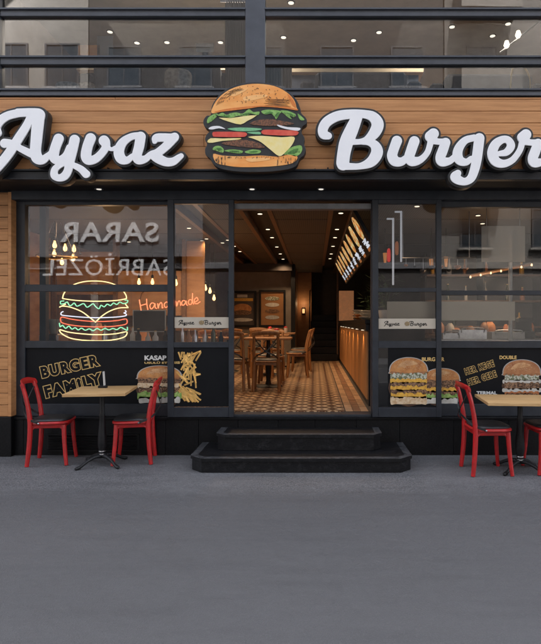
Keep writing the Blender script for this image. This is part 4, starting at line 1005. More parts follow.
#@@INSIDE
# ------------------------------------------------------------------ dining room
wc = make_chair('', M['cwood'], 'wooden cross back chairs in the dining room', M['strap'])
spots = [(-.70, 1.98, 92, 'wooden chair nearest the doorway, seen from behind in the dining room'), (-1.18, 2.05, 84, 'wooden chair half hidden by the left door frame'),
 (-.32, 4.0, 185, 'wooden chair turned sideways at the second dining table'), (-.28, 5.2, 184, 'wooden chair turned sideways at the far dining table near the corridor'), (-1.75, 3.2, 100, 'wooden chair deeper in the dining room behind the first row'),
 (-.95, 3.9, 90, 'wooden chair with its back to the door at the second table'), (-1.6, 4.7, 95, 'wooden chair at the far left dining table'), (-.85, 5.6, 88, 'wooden chair at the table below the framed posters'),
 (-.72, 3.05, 268, 'wooden chair facing the door across the first table'), (-1.3, 6.3, 270, 'wooden chair against the back wall below the posters')]
for i, (x, y, rz, lb) in enumerate(spots):
    put(wc if i == 0 else copy_tree(wc), x, y, ZF + .002, rz, lb)
def inner_table(x, y, lb):
    t = empty('dining_table', (x, y, ZF), lb, 'table', 'wooden tables in the dining room')
    MB().box(x - .36, x + .36, y - .34, y + .34, ZF + .725, ZF + .755, bev=.004).build('tabletop', M['cwood'], t)
    MB().lathe([(.22, 0.002), (.21, .015), (.05, .03), (.035, .1), (.05, .3), (.03, .5), (.03, .725)], x, y, ZF, 14).build('pedestal', M['iron'], t, smooth=50)
    return t
for x, y, lb in ((-.72, 2.5, 'first wooden dining table behind the doorway'), (-1.6, 2.7, 'wooden dining table left of the first one'), (-.85, 4.4, 'second wooden dining table in the right row'), (-1.75, 5.1, 'wooden dining table at the far left'), (-.8, 6.2, 'wooden dining table below the framed posters')):
    inner_table(x, y, lb)
for i, (x, y) in enumerate(((-.85, 4.35), (-.65, 6.15), (-1.0, 6.2), (-.6, 2.6))):
    c = empty('condiment_pot', (x, y, ZF + .757), 'small condiment pot on %s' % ('the second dining table', 'the far table, right of two', 'the far table, left of two', 'the first dining table')[i], 'pot', 'pots on the dining tables')
    MB().lathe([(.035, 0), (.04, .05), (.04, .11)], x, y, ZF + .757, 12).build('pot_body', M['ceramic'], c, smooth=50)
    MB().lathe([(.041, .111), (.038, .13), (.01, .14)], x, y, ZF + .757, 12).build('pot_lid', M['red'], c, smooth=50)
# framed posters on the back wall
def poster(px0, px1, py0, py1, lb, bgm, seed):
    Y = 7.46; x0, z1 = W(px0, py0, Y); x1, z0 = W(px1, py1, Y); f = .05
    o = empty('framed_poster', ((x0 + x1) / 2, Y, z0), lb, 'poster')
    m = MB(); m.box(x0, x0 + f, Y - .03, Y + .03, z0, z1); m.box(x1 - f, x1, Y - .03, Y + .03, z0, z1); m.box(x0 + f, x1 - f, Y - .03, Y + .03, z0, z0 + f); m.box(x0 + f, x1 - f, Y - .03, Y + .03, z1 - f, z1); m.build('frame', M['black'], o)
    MB().box(x0 + f, x1 - f, Y, Y + .02, z0 + f, z1 - f).build('print', bgm, o); return o, x0, x1, z0, z1, Y
o, x0, x1, z0, z1, Y = poster(228, 256.5, 291, 327, 'framed dark burger poster on the back wall, left of two', mat('poster dark', (.05, .04, .035), .5, (.08, .06, .05), 4), 1)
w_ = x1 - x0; h_ = z1 - z0
def ell(name, cx, cz, rx, rz, m, yy, o, n=20): MB().prism([(cx + rx * math.cos(2 * math.pi * t / n), cz + rz * math.sin(2 * math.pi * t / n)) for t in range(n)], yy, yy + .003).build(name, m, o)
ell('printed_bun', x0 + w_ * .5, z0 + h_ * .5, w_ * .33, h_ * .15, fb, Y - .006, o); ell('printed_patty', x0 + w_ * .5, z0 + h_ * .4, w_ * .34, h_ * .07, fpa, Y - .010, o); ell('printed_plate', x0 + w_ * .5, z0 + h_ * .2, w_ * .38, h_ * .05, fpp, Y - .006, o)
MB().box(x0 + w_ * .12, x1 - w_ * .12, Y - .004, Y, z1 - h_ * .28, z1 - h_ * .2).build('printed_heading', fch, o)
MB().box(x0 + w_ * .32, x1 - w_ * .32, Y - .004, Y, z1 - h_ * .18, z1 - h_ * .10).build('printed_heading', fpp, o)
o, x0, x1, z0, z1, Y = poster(259, 285.5, 290, 327, 'framed tan poster with three stacked ingredients on the back wall, right of two', mat('poster tan', (.27, .125, .045), .5, (.33, .16, .06), 4), 2)
w_ = x1 - x0; h_ = z1 - z0
for k, mm_ in enumerate((hl, fpa, fpp, fon)): ell('printed_ingredient', (x0 + x1) / 2, z0 + h_ * (.26 + .17 * k), w_ * .27, h_ * .055, mm_, Y - .006, o)
# column and wall light near the corridor
cl = empty('dark_column', (-.52, 7.3, ZF), 'dark steel column at the end of the poster wall', 'column'); MB().box(-.58, -.48, 7.25, 7.4, ZF, ZI - .003).build('shaft', M['black'], cl); MB().box(-.6, -.46, 7.23, 7.42, ZF, ZF + .03).build('foot_plate', M['black'], cl)
tag(box('corridor_side_panel', M['iwallw'], None, -.48, -.10, 9.4, 9.69, ZF, ZI - .01), kind='structure')
wlt = empty('wall_light', (-.32, 9.36, 1.75), 'small glowing wall light in the corridor beside the stairs', 'lamp')
MB().box(-.37, -.27, 9.36, 9.40, 1.65, 1.85, bev=.01).build('back_plate', M['black'], wlt); MB().lathe([(.03, 0), (.035, .06), (.03, .12)], -.32, 9.33, 1.69, 12).build('bulb', emis('wall lamp glow', (1, .4, .15), .3), wlt)
lamp('wall_light_glow', 'POINT', (-.32, 9.22, 1.95), 1.0, size=.05, parent=wlt)
# stairs
sr = empty('interior_staircase', (.2, 8.6, ZF), 'dark staircase rising at the end of the corridor', 'stairs')
for k in range(7): MB().box(-.12, .58, 8.0 + k * .24, 9.69, ZF + .002 + k * .17, ZF + (k + 1) * .17, bev=.006).build('stair_step', M['step'], sr)
MB().tube([(-.14, 8.0, ZF), (-.14, 8.0, ZF + .9), (-.14, 9.6, ZF + 2.0)], .015).build('handrail', M['black'], sr)
# counter
CT = empty('service_counter', (1.0, 4, ZF), 'long service counter with lit wooden slats along the right of the room', 'counter')
m = MB(); y = .62
while y < 7.9: m.box(.622, .645, y, y + .085, ZF + .06, 1.33, bev=.004); y += .092
m.build('slat_front', M['cwoodp'], CT)
MB().box(.645, 1.3, .55, 8, ZF, 1.42).build('counter_body', M['idark'], CT)
MB().box(.59, 1.34, .48, 8.05, 1.42, 1.475, bev=.006).build('worktop', M['granite'], CT)
MB().box(.60, .645, .5, 8, 1.345, 1.418).build('light_pelmet', M['black'], CT)
MB().box(.635, 1.3, .5, .548, ZF, 1.418).build('end_panel', M['black'], CT)
for yy in (1.05, 2.0, 2.95, 3.9, 4.85, 5.8, 6.75):
    MB().lathe([(.02, 0), (.02, .006)], .612, yy, 1.338, 10).build('strip_light', E['down'], CT)
    lamp('counter_glow', 'SPOT', (.565, yy, 1.32), 2.6, (1, .55, .22), .02, (R(0), R(-8), 0), 100, CT)
# illuminated menu boards, tilted towards the room
MBd = empty('menu_board', (.55, 3.3, 2.3), 'long lit menu board of food pictures hung above the counter', 'menu board')
T0, T1, Bq0 = .44, .49, .70      # top edge x, bottom edge x
def bp_(u, v_, off=0.0):
    """u along the board 0..1 (near to far), v 0 bottom..1 top"""
    y = .45 + u * 5.9; x = .695 - .25 * v_; z = 2.30 + .45 * v_
    n_ = Vector((-.45, 0, -.25)).normalized(); return Vector((x, y, z)) + n_ * off
def quad(m, u0, u1, v0, v1, off, th=.002, mi=0):
    P_ = [bp_(u0, v0, off), bp_(u1, v0, off), bp_(u1, v1, off), bp_(u0, v1, off)]; Q_ = [bp_(u0, v0, off - th), bp_(u1, v0, off - th), bp_(u1, v1, off - th), bp_(u0, v1, off - th)]
    m.add(P_ + Q_, [(0, 1, 2, 3), (7, 6, 5, 4), (0, 4, 5, 1), (1, 5, 6, 2), (2, 6, 7, 3), (3, 7, 4, 0)], mi)
m = MB(); quad(m, 0, 1, 0, 1, 0, .04); m.build('board_casing', M['black'], MBd)
em = [emis('menu glow orange', (1, .33, .08), .09), emis('menu glow cream', (1, .72, .38), .11), emis('menu glow white', (.85, .9, 1), .15), emis('menu glow green', (.35, .5, .1), .08), emis('menu glow brown', (.6, .2, .06), .08)]
def food_glow():
    m = bpy.data.materials.new('menu food glow'); m.use_nodes = True; n = m.node_tree.nodes; l = m.node_tree.links; b = n['Principled BSDF']
    tc = n.new('ShaderNodeTexCoord'); t = n.new('ShaderNodeTexNoise'); t.inputs['Scale'].default_value = 17; t.inputs['Detail'].default_value = 5; l.new(tc.outputs['Object'], t.inputs['Vector'])
    r = n.new('ShaderNodeValToRGB'); e = r.color_ramp; e.elements[0].position = .34; e.elements[0].color = (.25, .05, .015, 1); e.elements[1].position = .7; e.elements[1].color = (1, .93, .8, 1)
    for p_, c_ in ((.43, (.75, .2, .04, 1)), (.49, (1, .45, .12, 1)), (.54, (.9, .7, .3, 1)), (.58, (.35, .4, .1, 1)), (.62, (.95, .75, .45, 1))): x = e.elements.new(p_); x.color = c_
    l.new(t.outputs[0], r.inputs[0]); l.new(r.outputs[0], b.inputs['Emission Color']); b.inputs['Emission Strength'].default_value = .12; b.inputs['Base Color'].default_value = (.02, .02, .02, 1); return m
FG = food_glow(); q = random.Random(3)
for k in range(9):
    u0 = (k + .14) / 9; u1 = (k + .86) / 9; uc = (u0 + u1) / 2; ring = [(uc + (u1 - u0) / 2.5 * math.cos(t * math.pi / 14), .66 + .30 * math.sin(t * math.pi / 14)) for t in range(28)]
    P_ = [bp_(u, v, .004) for u, v in ring]; Q_ = [bp_(u, v, .001) for u, v in ring]
    MB().add(P_ + Q_, [tuple(range(28)), tuple(range(55, 27, -1))] + [(i, (i + 1) % 28, (i + 1) % 28 + 28, i + 28) for i in range(28)]).build('menu_picture', FG, MBd)
    m = MB()
    for j in range(9):
        u = u0 + (u1 - u0) * q.random() * .35; quad(m, u, min(u1, u + (u1 - u0) * q.uniform(.4, .8)), .14 + j * .025, .158 + j * .025, .004, .001, 2)
    quad(m, u0 + .25 * (u1 - u0), u1 - .25 * (u1 - u0), .05, .13, .004, .002, 4)
    m.build('menu_caption', em, MBd)
for yy in (.9, 3.4, 5.9): MB().tube([(.47, yy, 2.74), (.47, yy, ZI)], .006, 6).build('hanging_rod', M['steel'], MBd)
# things on the counter
def crate_bowls(x, y, lb, n, m_, r=.11):
    o = empty('bowl_stack', (x, y, 1.477), lb, 'bowls', 'bowls on the counter')
    for k in range(n): MB().lathe([(r * .5, k * .05), (r, k * .05 + .045), (r * .96, k * .05 + .048), (r * .5, k * .05 + .012)], x, y, 1.477, 14).build('bowl', m_, o, smooth=50)
crate_bowls(.80, 2.6, 'stack of pale bowls on the counter, nearest the door', 3, M['ceramic'], .12); crate_bowls(.78, 3.4, 'stack of brown bowls behind the pale ones on the counter', 2, fb, .13); crate_bowls(.82, 4.6, 'stack of pale bowls far along the counter', 4, M['ceramic'], .10)
def plant(x, y, z, lb, n=60, R_=.22, hh=.35):
    o = empty('potted_plant', (x, y, z), lb, 'plant')
    MB().lathe([(.07, 0), (.09, .12), (.085, .13)], x, y, z, 14).build('pot', M['ceramic'], o, smooth=50); m = MB(); q = random.Random(int(x * 100 + y * 10))
    for i in range(n):
        a = q.uniform(0, 6.28); rr = R_ * q.random() ** .6; h = z + .15 + hh * q.random(); c = Vector((x + rr * math.cos(a), y + rr * math.sin(a), h)); d = Vector((math.cos(a), math.sin(a), q.uniform(-.4, .8))).normalized() * .07; s_ = Vector((-math.sin(a), math.cos(a), q.uniform(-.3, .3))) * .022
        m.add([c - d, c + s_, c + d, c - s_], [(0, 1, 2, 3)])
    m.build('foliage', M['leaf'], o); m = MB()
    for i in range(6): a = i; m.tube([(x, y, z + .1), (x + .1 * math.cos(a), y + .1 * math.sin(a), z + .2 + hh * .6)], .004, 5)
    m.build('stem', M['leaf'], o)
plant(.95, 1.5, 1.477, 'dark leafy plant on the counter close to the door', 90, .24, .45); plant(1.0, 3.9, 1.477, 'bushy plant in the middle of the counter', 70, .2, .4)
# lit display wall at the end of the counter
dc = empty('lit_display_panel', (.9, 8.1, 1.48), 'glowing orange painted panel above the far end of the counter', 'panel')
MB().box(.62, 1.0, 8.2, 8.25, 1.48, 2.25).build('panel_face', mat('lit panel', (.5, .2, .08), .6, (.06, .02, .01), 6, emit=(1, .42, .18), es=.03), dc); MB().box(.60, 1.02, 8.25, 8.3, 1.46, 2.27).build('panel_frame', M['black'], dc)
MB().box(.56, .60, 8.18, 8.26, ZF, ZI - .02).build('panel_post', M['trim'], dc)
# a member of staff far behind the counter would be a dark blur: left out on purpose
# back bar shelves seen through the right window
SH = empty('back_bar_shelf', (3.1, 2.6, ZF), 'dark back bar shelving behind the right window', 'shelf')
for zz in (1.35, 1.75, 2.15): MB().box(1.7, 4.4, 2.5, 2.85, zz, zz + .03).build('shelf_board', M['trim'], SH)
for xx in (1.7, 2.6, 3.5, 4.37): MB().box(xx, xx + .03, 2.5, 2.86, ZF, 2.5).build('upright', M['black'], SH)
MB().box(1.7, 4.4, 2.865, 2.88, ZF, 2.5).build('back_panel', M['idark'], SH)
q = random.Random(5); bm0 = None
def bottle(x, y, z, h, m_, lb, gname='bottles and jars on the shelves'):
    r = q.uniform(.028, .04); o = empty('bottle', (x, y, z), lb, 'bottle', gname)
    MB().lathe([(r * .95, 0), (r, h * .08), (r, h * .55), (r * .45, h * .72), (r * .36, h * .95)], x, y, z, 10).build('body', m_, o, smooth=50)
    MB().lathe([(r * .4, h * .951), (r * .4, h)], x, y, z, 8).build('cap', M['gold'], o)
ORD = ['first', 'second', 'third', 'fourth', 'fifth', 'sixth', 'seventh', 'eighth', 'ninth', 'tenth', 'eleventh', 'twelfth', 'thirteenth', 'fourteenth', 'fifteenth', 'sixteenth']
bms = [M['bottle'], fsa, M['ceramic'], fb2, fch]
for zz in (1.38, 1.78, 2.18):
    for i in range(9):
        if q.random() < .85: bottle(1.85 + i * .28 + q.uniform(-.06, .06), 2.62 + q.uniform(-.05, .05), zz, q.uniform(.2, .3), q.choice(bms), 'bottle or jar, %s place from the left on the %s back bar shelf' % (ORD[i], {1.38: 'lowest', 1.78: 'middle', 2.18: 'topmost'}[zz]))
# right window: low counter, trays, blinds, beam with spotlights
RC = empty('window_counter', (2.6, .9, ZF), 'low steel topped counter inside the right window', 'counter')
MB().box(1.55, 4.4, .62, 1.15, ZF, 1.20).build('cabinet', M['idark'], RC); MB().box(1.52, 4.42, .6, 1.18, 1.20, 1.235, bev=.004).build('steel_top', M['steel'], RC)
for i, (px, wd, lb, m_) in enumerate(((449, .20, 'grey storage box on the window counter, leftmost', M['steel']), (470, .34, 'wire tray on the window counter', M['steel']), (505, .40, 'white paper box on the window counter', M['white']), (398, .22, 'small steel container behind the sliding door', M['steel']))):
    X = (px - CX) * 6.8 / F; o = empty('storage_box', (X, .8, 1.236), lb, 'box'); hh = (.07, .11, .085, .06)[i]
    t = MB(); t.box(X - wd / 2, X + wd / 2, .68, .70, 1.237, 1.237 + hh); t.box(X - wd / 2, X + wd / 2, .98, 1.0, 1.237, 1.237 + hh); t.box(X - wd / 2, X - wd / 2 + .015, .70, .98, 1.237, 1.237 + hh); t.box(X + wd / 2 - .015, X + wd / 2, .70, .98, 1.237, 1.237 + hh); t.box(X - wd / 2 + .015, X + wd / 2 - .015, .70, .98, 1.237, 1.25)
    t.build('box_walls', m_, o)
    MB().tube(crom([(X - wd * .4, .675, 1.237 + hh * .7), (X - wd * .35, .66, 1.237 + hh + .02), (X + wd * .35, .66, 1.237 + hh + .02), (X + wd * .4, .675, 1.237 + hh * .7)], 4), .006, 6).build('rim_wire', M['steel'], o)
q2 = random.Random(21); ks = [fb2, M['cwood'], M['ceramic'], fsa, fb]
for i in range(14):
    X = (392 + i * 10.9 + q2.uniform(-2.5, 2.5) - CX) * 7.6 / F; o = empty('bread_bun', (X, 1.5, 1.3), 'baked bun, %s from the left in the row behind the window counter' % ORD[i], 'bun', 'buns behind the window counter')
    r = q2.uniform(.035, .085); h_ = q2.uniform(.6, 1.6); MB().lathe([(r * .8, 0), (r, .03 * h_), (r * .85, .07 * h_), (r * .4, .1 * h_)], X, 1.5 + q2.uniform(-.1, .1), 1.298, 12).build('crust', q2.choice(ks), o, smooth=60)
o = empty('bakery_shelf', (2.6, 1.55, ZF), 'dark shelf carrying the row of buns', 'shelf'); MB().box(1.4, 4.4, 1.35, 1.75, 1.26, 1.297).build('board', M['trim'], o)
for xx in (1.4, 2.9, 4.37): MB().box(xx, xx + .03, 1.36, 1.74, ZF, 1.259).build('upright', M['black'], o)
def hang_panel(name, lb, cat, px0, px1, py0, py1, Y, m_, rods=True, ztop=None):
    x0, z1 = W(px0, py0, Y); x1, z0 = W(px1, py1, Y); o = empty(name, ((x0 + x1) / 2, Y, z0), lb, cat)
    MB().box(x0, x1, Y, Y + .006, z0, z1, bev=.001).build('panel', m_, o)
    if rods:
        for xx in (x0 + .06, x1 - .06): MB().tube([(xx, Y + .003, z1), (xx, Y + .003, ztop or ZI - .02)], .003, 5).build('hanging_cord', M['steel'], o)
    return o
def translucent(name, col, a):
    m = bpy.data.materials.new(name); m.use_nodes = True; n = m.node_tree.nodes; l = m.node_tree.links; b = n['Principled BSDF']; b.inputs['Base Color'].default_value = (*col, 1); b.inputs['Roughness'].default_value = .6; b.inputs['Alpha'].default_value = a; return m
frost = translucent('frosted film', (.90, .80, .62), .85)
frost2 = translucent('reflected sign tint', (.85, .80, .70), .42)
hang_panel('privacy_film', 'beige frosted strip across the right window above the counter', 'window film', 387, 515, 301.5, 320.5, .085, frost, False)
hang_panel('reflection_board', 'pale square board added inside the right window for a reflected sign', 'board', 481.5, 525, 226, 262, .35, frost2)  # added translucent board, stands in for a sign mirrored in the glass
o = empty('white_post', (2.42, .5, 1.2), 'thin white upright post behind the right window', 'post'); X = (510.5 - CX) * 6.45 / F; MB().tube([(X, .45, 1.236 - .5), (X, .45, W(0, 236, .45)[1])], .022, 10).build('shaft', M['white'], o, smooth=60); MB().lathe([(.05, 0), (.05, .01)], X, .45, .73, 12).build('foot', M['white'], o)
RODM = mat('white rod added glow', (.8, .8, .8), .4, emit=(.9, .92, 1), es=.045)  # faint glow put into the rods so they read white indoors
# white bracket rods with red and orange lanterns
for i, (px, yt, yb, yl, m_, lb) in enumerate(((393, 218, 285, 262, emis('lantern red', (.9, .04, .03), .10), 'white hooked rod carrying a red lantern, left of two'), (401, 211, 262, 255, emis('lantern orange', (.7, .2, .06), .045), 'white hooked rod carrying an orange lantern, right of two'))):
    Y = .5; X, Z1 = W(px, yt, Y); Z0 = W(0, yb, Y)[1]; o = empty('lantern_rod', (X, Y, Z0), lb, 'lantern', 'lanterns behind the right sliding door')
    MB().box(X - .010, X + .012, Y - .01, Y + .01, Z0, Z1, bev=.003).build('rod', RODM, o); MB().box(X - .075, X - .011, Y - .01, Y + .01, Z1 - .02, Z1 - .001, bev=.003).build('hook', RODM, o)
    zl = W(0, yl, Y)[1]; xl_ = X - .05
    MB().lathe([(.010, 0), (.020, .015), (.022, .07), (.020, .14), (.010, .16)], xl_, Y, zl, 12).build('lantern_body', m_, o, smooth=50); MB().lathe([(.022, .181), (.014, .2)], xl_, Y, zl, 12).build('lantern_cap', M['black'], o)
# sloping beam with warm spots behind the right window
o = empty('spot_rail', (2.6, 1.6, 2.2), 'sloping rail of warm spotlights behind the right window', 'light rail')
pA = Vector((W(470, 276, 1.5)[0], 1.5, W(470, 276, 1.5)[1])); pB = Vector((W(531, 264, 1.5)[0], 1.5, W(531, 264, 1.5)[1]))
MB().tube([pA, pB], .022, 8).build('rail', M['trim'], o)
for k in range(7):
    p = pA.lerp(pB, k / 6); MB().lathe([(.010, -.03), (.013, -.02), (.010, .0)], p.x, p.y - .02, p.z, 10).build('spot_head', E['spotg'], o)
lamp('rail_glow', 'POINT', tuple(pA.lerp(pB, .5) - Vector((0, .15, .3))), 7, size=.1, parent=o)
# kitchen things hanging and standing behind the right windows
def at(px, py, Y): X, Z = W(px, py, Y); return X, Y, Z
hr = empty('utensil_rail', at(415, 262, .95), 'dark rail with hanging utensils behind the right sliding door', 'rail')
x0_, _, z_ = at(402, 258, .95); x1_ = at(470, 258, .95)[0]
MB().tube([(x0_, .95, z_), (x1_, .95, z_)], .008, 6).build('bar', M['steel'], hr)
for xx in (x0_ + .01, x1_ - .01): MB().tube([(xx, .95, z_), (xx, .95, ZI)], .005, 5).build('hanger', M['steel'], hr)
qk = random.Random(31)
for i in range(8):
    X = x0_ + .05 + (x1_ - x0_ - .1) * i / 7; L_ = qk.uniform(.08, .2); o = empty('hanging_utensil', (X, .95, z_ - L_), 'pan, ladle or cup hanging %s from the left on the dark rail' % ORD[i], 'utensil', 'utensils hanging on the rail')
    MB().tube([(X, .95, z_ - .004), (X, .95, z_ - L_)], .004, 5).build('handle', M['steel'], o)
    r = qk.uniform(.025, .055); MB().lathe([(r * .4, -r), (r, -r * .4), (r * .9, 0), (r * .85, .0)], X, .95, z_ - L_, 10).build('bowl', qk.choice((M['iron'], M['steel'], M['ceramic'], fsa)), o, smooth=50)
for i, (px, py, w2, h2, m_, lb) in enumerate(((386, 334, .16, .16, M['iron'], 'black grinder on the counter behind the right sliding door, leftmost'), (408, 331, .22, .20, M['steel'], 'steel machine on the counter behind the right sliding door'), (428, 334, .15, .15, M['cwood'], 'brown wooden crate on the counter behind the right sliding door'), (524, 328, .22, .26, M['iron'], 'tall black machine on the window counter near the right edge'))):
    X, Y, Z = at(px, py, .95); o = empty('kitchen_machine', (X, Y, 1.236), lb, 'machine')
    MB().box(X - w2 / 2, X + w2 / 2, .86, 1.06, 1.237, 1.237 + h2 * .35, bev=.01).build('base', m_, o); MB().box(X - w2 / 2, X + w2 / 2, .97, 1.06, 1.237 + h2 * .352, 1.237 + h2, bev=.01).build('back', m_, o)
    MB().box(X - w2 * .45, X + w2 * .45, .87, .968, 1.237 + h2 * .78, 1.237 + h2, bev=.01).build('head', m_, o)
for i, (px, py, Y, lb) in enumerate(((385, 258, 2.2, 'small warm wall lamp far behind the right sliding door, leftmost'), (431, 264, 2.2, 'small warm wall lamp beside the right window mullion'), (446, 262, 2.2, 'small warm wall lamp just right of the window mullion'))):
    X, Y, Z = at(px, py, Y); o = empty('wall_lamp', (X, Y, Z), lb, 'lamp'); MB().lathe([(.018, -.07), (.032, .07), (.030, .075)], X, Y, Z, 10).build('shade', emis('amber shade', (1, .36, .10), .07), o, smooth=50); MB().tube([(X, Y, Z + .076), (X, Y, ZI)], .004, 5).build('cable', M['black'], o)
cb = empty('chalkboard', at(150, 336, 1.15), 'dark chalkboard with pale border standing behind the neon script', 'board'); X0_, _, Z1_ = at(133, 310, 1.15); X1_, _, Z0_ = at(166, 332, 1.15)
MB().box(X0_, X1_, 1.15, 1.17, Z0_, Z1_, bev=.003).build('slate', M['idark'], cb); fb_ = MB()
for a in ((X0_, X1_, Z1_ - .012, Z1_), (X0_, X1_, Z0_, Z0_ + .012), (X0_, X0_ + .012, Z0_ + .013, Z1_ - .013), (X1_ - .012, X1_, Z0_ + .013, Z1_ - .013)): fb_.box(a[0], a[1], 1.138, 1.149, a[2], a[3])
fb_.build('frame', M['ceramic'], cb)
for xx in (X0_ + .03, X1_ - .05): MB().box(xx, xx + .02, 1.171, 1.19, .89, Z1_ - .05).build('stand_leg', M['trim'], cb)
# left window: warm room dividers, column, pendants, bar top with bottles
bwl = empty('wooden_divider', (-3.2, 3.2, ZF), 'warm wooden wall divider behind the left window', 'divider')
for i, (a, b, z0, z1) in enumerate(((-4.38, -3.35, 1.9, 2.62), (-3.30, -2.2, 1.55, 2.30), (-2.15, -1.85, .5, 2.8))): MB().box(a, b, 3.2, 3.26, z0, z1, bev=.004).build('panel', M['iwallw'], bwl)
for xx in (-4.35, -3.33, -2.18): MB().box(xx - .03, xx + .03, 3.14, 3.3, ZF, ZI - .02).build('post', M['trim'], bwl)
MB().box(-4.38, -1.85, 3.1, 3.35, 1.30, 1.36).build('ledge', M['trim'], bwl)
o = empty('window_column', (-3.1, .5, ZF), 'dark square column just inside the left window', 'column'); X = (43.5 - CX) * 6.4 / F; MB().box(X - .035, X + .035, .38, .46, ZF, ZI - .003).build('shaft', M['idark'], o); MB().box(X - .05, X + .05, .36, .48, ZF, ZF + .02).build('foot', M['idark'], o)
def pendant(px, py, Y, lb, cage=True):
    X, Z = W(px, py, Y); o = empty('pendant_lamp', (X, Y, Z), lb, 'lamp', 'pendant lamps in the dining room')
    MB().lathe([(.012, -.045), (.026, -.026), (.028, 0), (.015, .035), (.010, .06)], X, Y, Z, 12).build('bulb', E['bulb'], o, smooth=60)
    MB().lathe([(.02, .061), (.022, .1), (.01, .12)], X, Y, Z, 10).build('socket', M['black'], o)
    MB().tube([(X, Y, Z + .12), (X, Y, ZI)], .004, 5).build('cable', M['black'], o)
    if cage:
        m = MB()
        for k in range(6):
            a = k * math.pi / 3; m.tube([(X + .02 * math.cos(a), Y + .02 * math.sin(a), Z + .1), (X + .1 * math.cos(a), Y + .1 * math.sin(a), Z - .07)], .003, 4)
        m.tube([(X + .1 * math.cos(t), Y + .1 * math.sin(t), Z - .07) for t in np.linspace(0, 2 * math.pi, 17)], .003, 4)
        m.build('cage', M['black'], o)
    return o
for i, (px, py, Y, cg) in enumerate(((54.7, 245, 1.6, True), (65.2, 248, 1.7, True), (74, 249, 1.8, True), (54.3, 253.5, 2.1, False), (73, 258, 2.0, False), (62, 262, 2.4, False), (139, 282, 3.0, False), (152.5, 282, 3.2, False), (176, 283, 2.9, False), (179.5, 284, 3.3, False), (205.5, 288, 3.6, False), (210, 291, 3.7, False), (214, 298, 3.8, False), (161, 209.5, 2.2, False))):
    pendant(px, py, Y, 'glowing filament bulb ' + ('in a black wire cage, %s in the left window' % ('leftmost', 'middle', 'rightmost')[i] if cg else 'on a cable, %s' % ('below the leftmost caged lamp', 'below the rightmost caged lamp', 'lowest of the cluster in the left window', 'left above the neon script', 'right above the neon script', 'left of a pair at the window mullion', 'right of a pair at the window mullion', 'highest of three in the left sliding door', 'middle of three in the left sliding door', 'lowest of three in the left sliding door', 'high at the top of the left window')[i - 3]), cg)
lamp('dining_glow', 'AREA', (-3.0, 1.9, ZI - .12), 8, size=1.3)
lamp('pendant_glow', 'POINT', (-2.9, 1.6, 2.15), 7, (1, .6, .3), .08)
lamp('pendant_glow', 'POINT', (-1.9, 2.6, 1.9), 8, (1, .6, .3), .08)
lamp('bar_fill', 'POINT', (2.2, 1.1, 2.0), 5, (1, .66, .38), .08)  # fill light without a fixture, added to show the back bar
o = empty('hanging_ring', (-3.5, 1.9, 2.1), 'thin brass ring hanging below the caged lamps', 'ring'); X, Z = W(57, 257, 1.7); MB().tube([(X + .26 * math.cos(t), 1.7 + .26 * math.sin(t), Z + .012 * math.sin(2 * t)) for t in np.linspace(0, 2 * math.pi, 25)], .010, 6).build('band', M['gold'], o)
m = MB()
for t in (0, 2.1, 4.2): m.tube([(X + .26 * math.cos(t), 1.7 + .26 * math.sin(t), Z), (X, 1.7, Z + .6)], .002, 4)
m.build('wires', M['steel'], o)
WB = empty('window_bar', (-2.2, .7, ZF), 'dark bar counter inside the left window with glasses and bottles on it', 'counter')
MB().box(-3.4, -1.0, .5, .95, 1.12, 1.16, bev=.004).build('bar_top', M['idark'], WB)
for xx in (-3.3, -2.2, -1.1): MB().box(xx - .025, xx + .025, .7, .75, ZF, 1.12).build('bar_leg', M['black'], WB)
for i in range(15):
    px = 106 + i * 8.2 + q.uniform(-2, 2); X = (px - CX) * 6.75 / F
    bottle(X, .75 + q.uniform(-.1, .1), 1.162, q.uniform(.14, .27), q.choice([M['ceramic'], M['bottle'], M['white'], fb2, M['steel'], M['black']]), 'bottle or glass, %s from the left on the window bar by the neon signs' % ORD[i], 'bottles on the window bar')
CF = empty('coffee_machine', (-3.05, .8, 1.16), 'pale coffee grinder standing left of the neon burger', 'machine'); X = (54 - CX) * 6.8 / F
MB().box(X - .12, X + .12, .65, .95, .98, 1.30, bev=.02).build('body', M['steel'], CF); MB().lathe([(.04, 0), (.09, .16), (.09, .18)], X, .8, 1.30, 14).build('hopper', M['ceramic'], CF, smooth=50); MB().box(X - .08, X + .08, .60, .648, 1.03, 1.18, bev=.01).build('front_plate', M['black'], CF)
for (px, lb) in ((97, 'orange conical lamp shade low behind the neon burger'), (142, 'orange conical lamp shade low beside the neon burger')):
    X = (px + 2 - CX) * 7.3 / F; o = empty('table_lamp', (X, 1.3, 1.05), lb, 'lamp'); MB().lathe([(.10, 0), (.03, .24)], X, 1.3, 1.19, 16).build('shade', mat('orange shade', (.5, .16, .05), .6, emit=(1, .3, .08), es=.04), o, smooth=50); MB().lathe([(.05, 0), (.012, .02), (.012, .30)], X, 1.3, .89, 10).build('stand', M['black'], o)
o = empty('side_table', (-2.6, 1.3, ZF), 'low dark side table under the orange lamp shades', 'table'); MB().box(-3.2, -1.9, 1.1, 1.5, .86, .889).build('top', M['idark'], o)
for xx in (-3.15, -1.95): MB().box(xx, xx + .04, 1.28, 1.32, ZF, .859).build('leg', M['black'], o)
